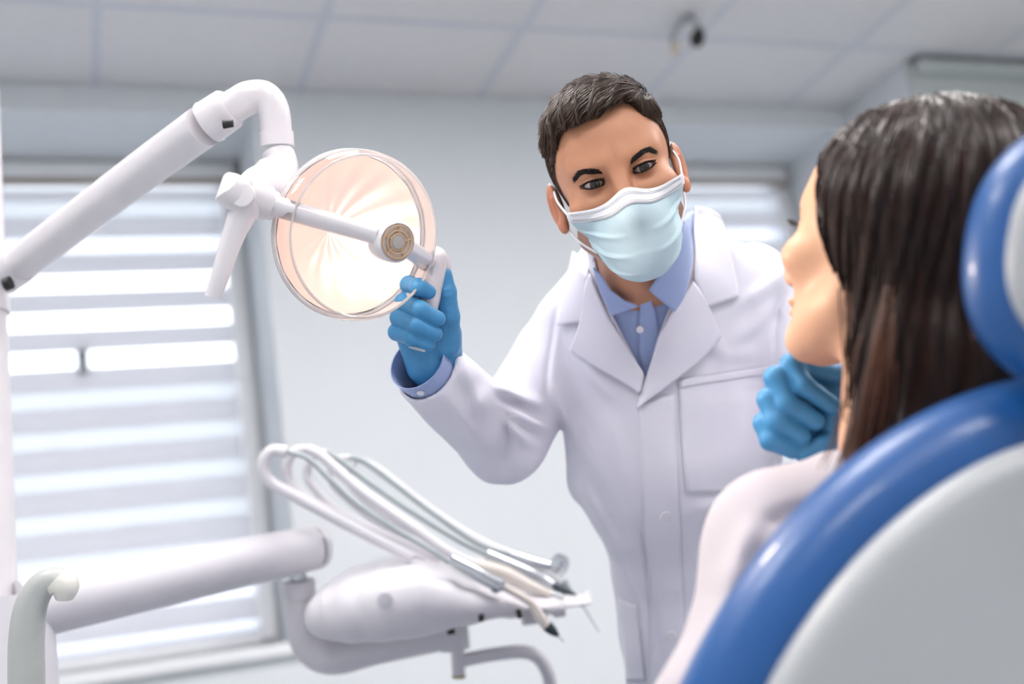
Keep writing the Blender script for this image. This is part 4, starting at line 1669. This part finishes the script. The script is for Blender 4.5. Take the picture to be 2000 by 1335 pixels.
# shirt front edge, collar leaves
panel('shirt_placket', [(1250, 592), (1247, 640), (1247, 690), (1262, 745)], [(1268, 574), (1282, 612), (1288, 650), (1274, 735)], M_shirt, shirt, off=-.0035, n=24, m=8, th=.001)
panel('shirt_collar', [(1352, 418), (1348, 480), (1340, 545), (1320, 612)], [(1333, 430), (1310, 488), (1285, 530), (1266, 560)], M_shirt, shirt, off=.0045, bulge=.003, n=26, m=14,
      f=lambda p: smin(base_d(p), neck_d(p) - .006, .02))
panel('shirt_collar', [(1164, 518), (1172, 550), (1186, 585), (1198, 612)], [(1176, 530), (1196, 562), (1222, 582), (1247, 592)], M_shirt, shirt, off=.0045, n=26, m=12,
      f=lambda p: smin(base_d(p), neck_d(p) - .006, .02))
hp = trace(base_d, [(1250, 644)])[0]
hn = grad(base_d, np.array([hp], np.float32))[0]
obj('button', lathe([(0, 0), (.0048, 0), (.0055, .0012), (.0048, .0022), (.0035, .0017), (0, .0017)], W(hp + hn * -.0022), ROT @ hn, 20), M_button, shirt)
# coat collar leaves and lapels
panel('coat_collar', [(1352, 414), (1347, 480), (1344, 545), (1372, 600)], [(1398, 436), (1418, 490), (1428, 550), (1432, 583)], M_coat, coat, off=.0095, n=26, m=16, bulge=.003, bend=edge_lift(.003))
panel('lapel', [(1343, 549), (1306, 604), (1284, 655), (1262, 735), (1246, 792)], [(1371, 598), (1399, 655), (1360, 702), (1300, 752), (1247, 794)], M_coat, coat, off=.0090, n=40, m=18, bulge=.003, bend=edge_lift(.004))
panel('coat_collar', [(1163, 515), (1160, 545), (1156, 585), (1150, 626)], [(1134, 500), (1122, 545), (1108, 595), (1096, 637)], M_coat, coat, off=.0095, n=26, m=16, bulge=.003, bend=edge_lift(.003))
panel('lapel', [(1164, 528), (1196, 618), (1225, 670), (1258, 726), (1252, 760)], [(1146, 628), (1121, 682), (1160, 706), (1215, 738), (1250, 764)], M_coat, coat, off=.0095, n=40, m=18, bulge=.003, bend=edge_lift(.004))
# button band and chest pocket
panel('button_band', [(1248, 786), (1256, 960), (1264, 1150), (1275, 1345)], [(1316, 770), (1326, 960), (1334, 1150), (1344, 1345)], M_coat, coat, f=lambda p: coat_d(p), off=.0012, n=60, m=10, th=.0012)
pk = lambda p: base_d(p) - .004
panel('chest_pocket', [(1325, 752), (1330, 850), (1340, 962)], [(1500, 716), (1508, 850), (1520, 962)], M_coat, coat, f=coat_d, off=.0020, n=22, m=22, th=.0016)
panel('pocket_hem', [(1324.5, 741), (1326, 757)], [(1500, 714), (1501, 730)], M_coat, coat, f=coat_d, off=.0032, n=4, m=24, th=.0012)
panel('hip_pocket', [(1208, 1165), (1216, 1230), (1226, 1330)], [(1245, 1180), (1252, 1240), (1262, 1330)], M_coat, coat, f=coat_d, off=.0016, n=16, m=10, th=.0012)
for bx, by in ((1300, 1007), (1311, 1240)):
    hp = trace(coat_d, [(bx, by)])[0]
    hn = grad(coat_d, np.array([hp], np.float32))[0]
    obj('button', lathe([(0, 0), (.0075, 0), (.0085, .0012), (.007, .0026), (0, .0022)], W(hp), ROT @ hn, 20), M_button, coat)
# shirt cuff inside the sleeve
CUF = nrm(np.array([-.35, -.25, 1]) - AX_R * (AX_R @ np.array([-.35, -.25, 1])))
cf = lathe([(.0335, -.06), (.0365, -.02), (.0385, .034), (.0373, .034), (.0350, -.02), (.032, -.06)], W(WR_R), ROT @ AX_R, 40, cap=False)
obj('shirt_cuff', cf, M_shirt, shirt, smooth=60)
obj('button', lathe([(0, 0), (.0045, 0), (.005, .001), (.004, .002), (0, .0018)], W(WR_R + AX_R * .022 + CUF * .0385), ROT @ CUF, 18), M_button, shirt)
for q in ((1002, 815), (1000, 838)):
    hp = trace(coat_d, [q])[0]
    hn = grad(coat_d, np.array([hp], np.float32))[0]
    obj('button', lathe([(0, 0), (.006, 0), (.0068, .001), (.0055, .0022), (0, .002)], W(hp), ROT @ hn, 18), M_button, coat)
# gloves
def hand_box(fi, pa, th, f, h):
    X = np.array([x for pts, _ in fi + [th] for x in pts] + [x for a, b, _, _ in pa for x in (a, b)])
    return mesh_part('glove', f, X.min(0) - .035, X.max(0) + .035, h, M_glove, dent)


hand_box(R_F, R_P, R_T, hand_r, .0016)
hand_box(L_F, L_P, L_T, hand_l, .0020)
# trousers and shoes below the coat
mesh_part('trousers', lambda p: smax(legs_d(p, .008), (.10 - ((p @ _Z) + CAM[2])).astype(np.float32), .004), HIP - [.35, 1.1, .45], HIP + [.35, .1, .45], .008, M_trouser, dent)
for hip, knee, ank, toe in legs:
    def shoe(p, a=ank, b=toe):
        d = smin(cap_d(p, a, b, .042, .036), cap_d(p, a - _Z * .045, b - _Z * .012, .04, .036), .02)
        return smax(d, (-((p @ _Z) + CAM[2])).astype(np.float32), .004)
    mesh_part('shoe', shoe, np.minimum(ank, toe) - .15, np.maximum(ank, toe) + .15, .006, M_shoe, dent)

# ================================================================== THE PATIENT
M_skin2 = mat('skin_fair', '#e2ae8c', 0.45, var=0.04, scale=40, bump=0.06, bscale=900, sss=0.0, tint=True, spec=0.4)
M_hair2 = mat('dark_brown_hair', '#2b1812', 0.34, var=0.3, scale=40, spec=0.32, tint=True)
M_sweat = mat('pale_pink_knit', '#b5aeb4', 0.85, var=0.02, scale=30, bump=0.25, bscale=900, sheen=0.3)
M_jean = mat('blue_jeans', '#44587c', 0.8, var=0.1)
pat = thing('person', 'reclining patient with long dark brown hair and pale sweater, seen from behind', 'person', P(1900, 1335, 0.95) * np.array([1, 1, 0]))
HD2 = Head(c(1748, 472, 1.00), [-.53, .12, -.84], [.20, .97, 0.0], 0.99, True)
N_T = HD2.out([0, -.07, -.02])
N_B = c(1752, 935, .965)
SHN, ELB = c(1528, 1066, .965), c(1408, 1420, .86)
CH, PELV = c(1790, 1150, .99), c(1560, 1650, 1.20)


def p_neck(p):
    return cap_d(p, N_T, N_B, .043, .050)


def p_trunk(p, g=0.0):
    d = cap_d(p, CH, PELV, .125 + g, .13 + g)
    d = smin(d, cap_d(p, SHN, N_B + np.array([-.01, -.035, 0]), .056 + g, .045 + g), .04)
    d = smin(d, cap_d(p, N_B, CH, .05 + g, .11 + g), .05)
    d = smin(d, cap_d(p, SHN, ELB, .055 + g, .050 + g), .05)
    d = smin(d, cap_d(p, N_B + np.array([0.01, -.04, 0]), c(2080, 1130, 1.05), .045 + g, .05 + g), .04)
    d = smin(d, cap_d(p, ELB, c(1180, 1600, 1.02), .050 + g, .04 + g), .03)
    return d


P_LEG = [(PELV, c(900, 1880, 1.40)), (c(900, 1880, 1.40), c(480, 2400, 1.55))]


def p_body(p):
    d = smin(HD2.face(p), p_neck(p), .022)
    return smin(d, p_trunk(p, -.012), .02)


def tint2(V):
    q = HD2.loc(V)
    t = np.ones((len(V), 3), np.float32)
    lip = np.clip(1 - np.linalg.norm((q - [0, -.071, .094]) / [1.1, .55, 1], axis=1) / .02, 0, 1)[:, None]
    return t * (1 - lip * np.array([.15, .5, .45], np.float32))


Vh, Qh = sdf_mesh(lambda p: smin(HD2.face(p), p_neck(p), .022), HD2.o - [.15, .30, .16], HD2.o + [.17, .17, .16], .0022)
Vb, Qb = sdf_mesh(lambda p: smin(p_trunk(p, -.012), np.minimum(cap_d(p, *P_LEG[0], .08, .06), cap_d(p, *P_LEG[1], .058, .04)), .03),
                  np.array([-.35, -1.45, -1.85]), N_B + [.3, .08, .18], .010)
obj('body', (W(np.concatenate([Vh, Vb])), np.concatenate([Qh, Qb + len(Vh)])), M_skin2, pat, smooth=180,
    tints=np.concatenate([tint2(Vh), np.ones((len(Vb), 3), np.float32)]))
eyeball(HD2, 1, [.05, -.02, 1], pat, 'iris_brown')
eyeball(HD2, -1, [.05, -.02, 1], pat, 'iris_brown')
for s in (-1, 1):
    n = 160
    t = rng.random(n)
    q = np.stack([s * (.014 + .038 * t), np.interp(t, [0, .6, 1], [.018, .026, .018]) + (rng.random(n) - .5) * .005, np.full(n, .085)], 1)
    roots = snap(HD2.face, HD2.out(q))
    dl = np.stack([s * np.ones(n), .5 - 1.1 * t, np.zeros(n)], 1) @ HD2.A
    V, Q = cam_strands(HD2, roots, dl.astype(np.float32), .007, 4, .0004, .0002, HD2.face, .0003, .0012)
    obj('eyebrow', (W(V), Q), M_lash, pat, smooth=180)
    ls = MB()
    for k in range(24):
        x = -.9 + 1.8 * k / 23
        o_ = np.array([s * (EYE[0] + x * .015), EYE[1] + .0047 * (1 - x * x), EYE[2] + math.sqrt(.0136 ** 2 - (x * .0135) ** 2)])
        ls.add(tube(W(HD2.out(np.array([o_, o_ + [s * x * .003, .001, .005], o_ + [s * x * .005, .005, .009]]))), [.0005, .0004, .0002], 3, 0))
    obj('eyelashes', ls, M_lash, pat, smooth=0)


# ---- long straight hair
def hair2(p):
    q = HD2.loc(p)
    d = ell_d(q, (0, .034, -.018), (.088, .093, .106)) * HD2.s
    d = smin(d, np.linalg.norm(p - c(1905, 372, .985), axis=1) - .076, .03)
    # keep the face free: cut the front of the cap along the hairline
    cut = (q[:, 2] - np.interp(q[:, 1], [-.12, -.05, .0, .05, .085, .12], [.000, .008, .022, .046, .062, .085])).astype(np.float32) * HD2.s
    fall = None
    for a, b, r0, r1 in ((c(1748, 430, .955), c(1772, 680, .93), .045, .036), (c(1772, 680, .93), c(1748, 905, .905), .036, .031), (c(1838, 520, .985), c(1844, 745, .945), .082, .066), (c(1844, 745, .945), c(1778, 905, .915), .066, .046), (c(1778, 905, .915), c(1765, 1040, .90), .046, .034),
                         (c(1880, 520, .99), c(1900, 900, .95), .085, .070), (c(1900, 900, .95), c(1910, 1100, .95), .070, .060)):
        e = cap_d(p, a, b, r0, r1)
        fall = e if fall is None else smin(fall, e, .02)
    d = smin(d, fall, .03)
    d = smax(d, cut, .012)
    # locks
    an = np.arctan2(q[:, 0], -q[:, 2])
    d = d + .0016 * np.sin(an * 23 + 2 * np.sin(an * 5 + q[:, 1] * 8)) + .0012 * np.sin(an * 51 + 9 * q[:, 1])
    return d.astype(np.float32)


Vc, Qc = sdf_mesh(hair2, HD2.o - [.16, .32, .18], HD2.o + [.24, .16, .18], .0028, margin=2.5)
h2 = obj('hair', (W(Vc), Qc), M_hair2, pat, smooth=180, tints=np.ones((len(Vc), 3)) * .7)
r = sample_faces(Vc, Qc, 9000)
r = r[r[:, 2] > HD2.o[2] - .06][:6500]


def fallv(p, t):
    q = HD2.loc(p)
    low = np.clip((.02 - q[:, 1]) / .1, 0, 1)[:, None]
    a = np.array([-.02, -1, .05]) * np.ones((len(p), 1))
    return a.astype(np.float32)


V, Q = cam_strands(HD2, r, fallv, .05 + .06 * rng.random(len(r)), 10, .0009, .0004, hair2, .0004, .0016)
obj('hair_strands', (W(V), Q), M_hair2, h2, smooth=180, tints=np.repeat(.4 + 1.3 * rng.random(len(r)) ** 2, 30)[:, None] * np.ones(3))
# lighter locks, lamplight painted into their colour, before the ear and over the shoulder
M_hair3 = mat('lamplit_lock', '#5a3320', 0.4, var=0.25, scale=60, spec=0.5)
for pl, n in (([(1672, 470, .955), (1672, 560, .950), (1686, 660, .94), (1700, 760, .93), (1690, 860, .91), (1678, 915, .90)], 70),
              ([(1745, 560, .90), (1728, 660, .885), (1716, 760, .88), (1700, 850, .885), (1688, 905, .885)], 60)):
    base = np.array([c(*x) for x in pl])
    b = spline(base, 5)
    off = rng.normal(0, 1, (n, 1, 3)) * np.array([.009, .004, .004])
    full = b[None] + off * np.linspace(.5, 1.2, len(b))[None, :, None]
    ti = np.linspace(0, 1, len(b))
    full = np.stack([np.stack([np.interp(np.linspace(t0, 1, len(b)), ti, g[:, k]) for k in range(3)], 1) for g, t0 in zip(full, rng.random(n) * .7)])
    V, Q = strands_mesh(full, .0009, .0005)
    obj('hair_lock', (W(V), Q), M_hair3, h2, smooth=180)


# ---- sweater
def sweater(p):
    d = p_trunk(p)
    d = smin(d, cap_d(p, N_B + np.array([0, .002, 0]), N_B - np.array([0, .03, 0]), .056, .06), .02)
    d = d - fold(p, [[(1400, 1160), (1440, 1080), (1480, 1010)], [(1370, 1280), (1420, 1170), (1460, 1080)]], 22, .010)
    d = d - fold(p, [[(1520, 1050), (1560, 1020), (1600, 1030)], [(1490, 1090), (1530, 1060), (1570, 1050)]], 14, .009)
    d = d + fold(p, [[(1500, 1020), (1540, 1010), (1600, 985)], [(1480, 1130), (1500, 1090), (1540, 1060)]], 14, .010)
    up_ = (p - N_B) @ nrm(N_T - N_B)
    return smax(d, (up_ - .022).astype(np.float32), .006)


mesh_part('sweater', sweater, np.array([-.05, -.75, -1.45]), N_B + [.30, .10, .20], .0055, M_sweat, pat)
mesh_part('jeans', lambda p: np.minimum(cap_d(p, PELV - np.array([.02, .03, 0]), P_LEG[0][1], .105, .072), cap_d(p, *P_LEG[1], .070, .05)), np.array([-.45, -1.5, -1.9]), PELV + [.15, .15, .2], .012, M_jean, pat)

# the rest of the chair: seat, legrest, base
sp = W(PELV)
st = W(P_LEG[0][1])
ft = W(P_LEG[1][1])
ax_ = nrm(st - sp)
side_ = nrm(np.cross(ax_, [0, 0, 1]))
upn = np.cross(side_, ax_)


def slab(a, b, w, th, dz):
    V = []
    n = nrm(np.cross(np.cross(b - a, [0, 0, 1]), b - a))
    s_ = nrm(np.cross(b - a, [0, 0, 1]))
    bm = bmesh.new()
    bmesh.ops.create_cube(bm, size=1)
    L = np.linalg.norm(b - a)
    for v in bm.verts:
        v.co = Vector((v.co.x * L, v.co.y * w, v.co.z * th))
    bmesh.ops.bevel(bm, geom=list(bm.edges), offset=th * .35, segments=4, profile=.5, affect='EDGES')
    bm.verts.index_update()
    X = np.array([v.co[:] for v in bm.verts])
    f = [tuple(v.index for v in q.verts) for q in bm.faces]
    bm.free()
    d = nrm(b - a)
    return (a + b) / 2 + X[:, :1] * d + X[:, 1:2] * s_ + X[:, 2:] * n + n * dz, f


obj('seat_pad', slab(sp - ax_ * .12, st, .46, .09, -.19), M_blue, chair)
obj('legrest_pad', slab(st + nrm(ft - st) * .02, ft + nrm(ft - st) * .2, .40, .08, -.13), M_blue, chair)
sc = sp + ax_ * .25 - upn * .25
obj('backrest_bracket', tube([W(bf[0] - bf[2] * .20 + bf[3] * .01), sp - ax_ * .10 - upn * .22, sp + ax_ * .1 - upn * .25], [.03, .035, .04], 16, 6), M_shell, chair)
obj('base_column', lathe([(.22, 0), (.22, .03), (.16, .07), (.10, .12), (.09, max(sc[2] - .02, .2))], (sc[0], sc[1], 0), (0, 0, 1), 40), M_shell, chair)
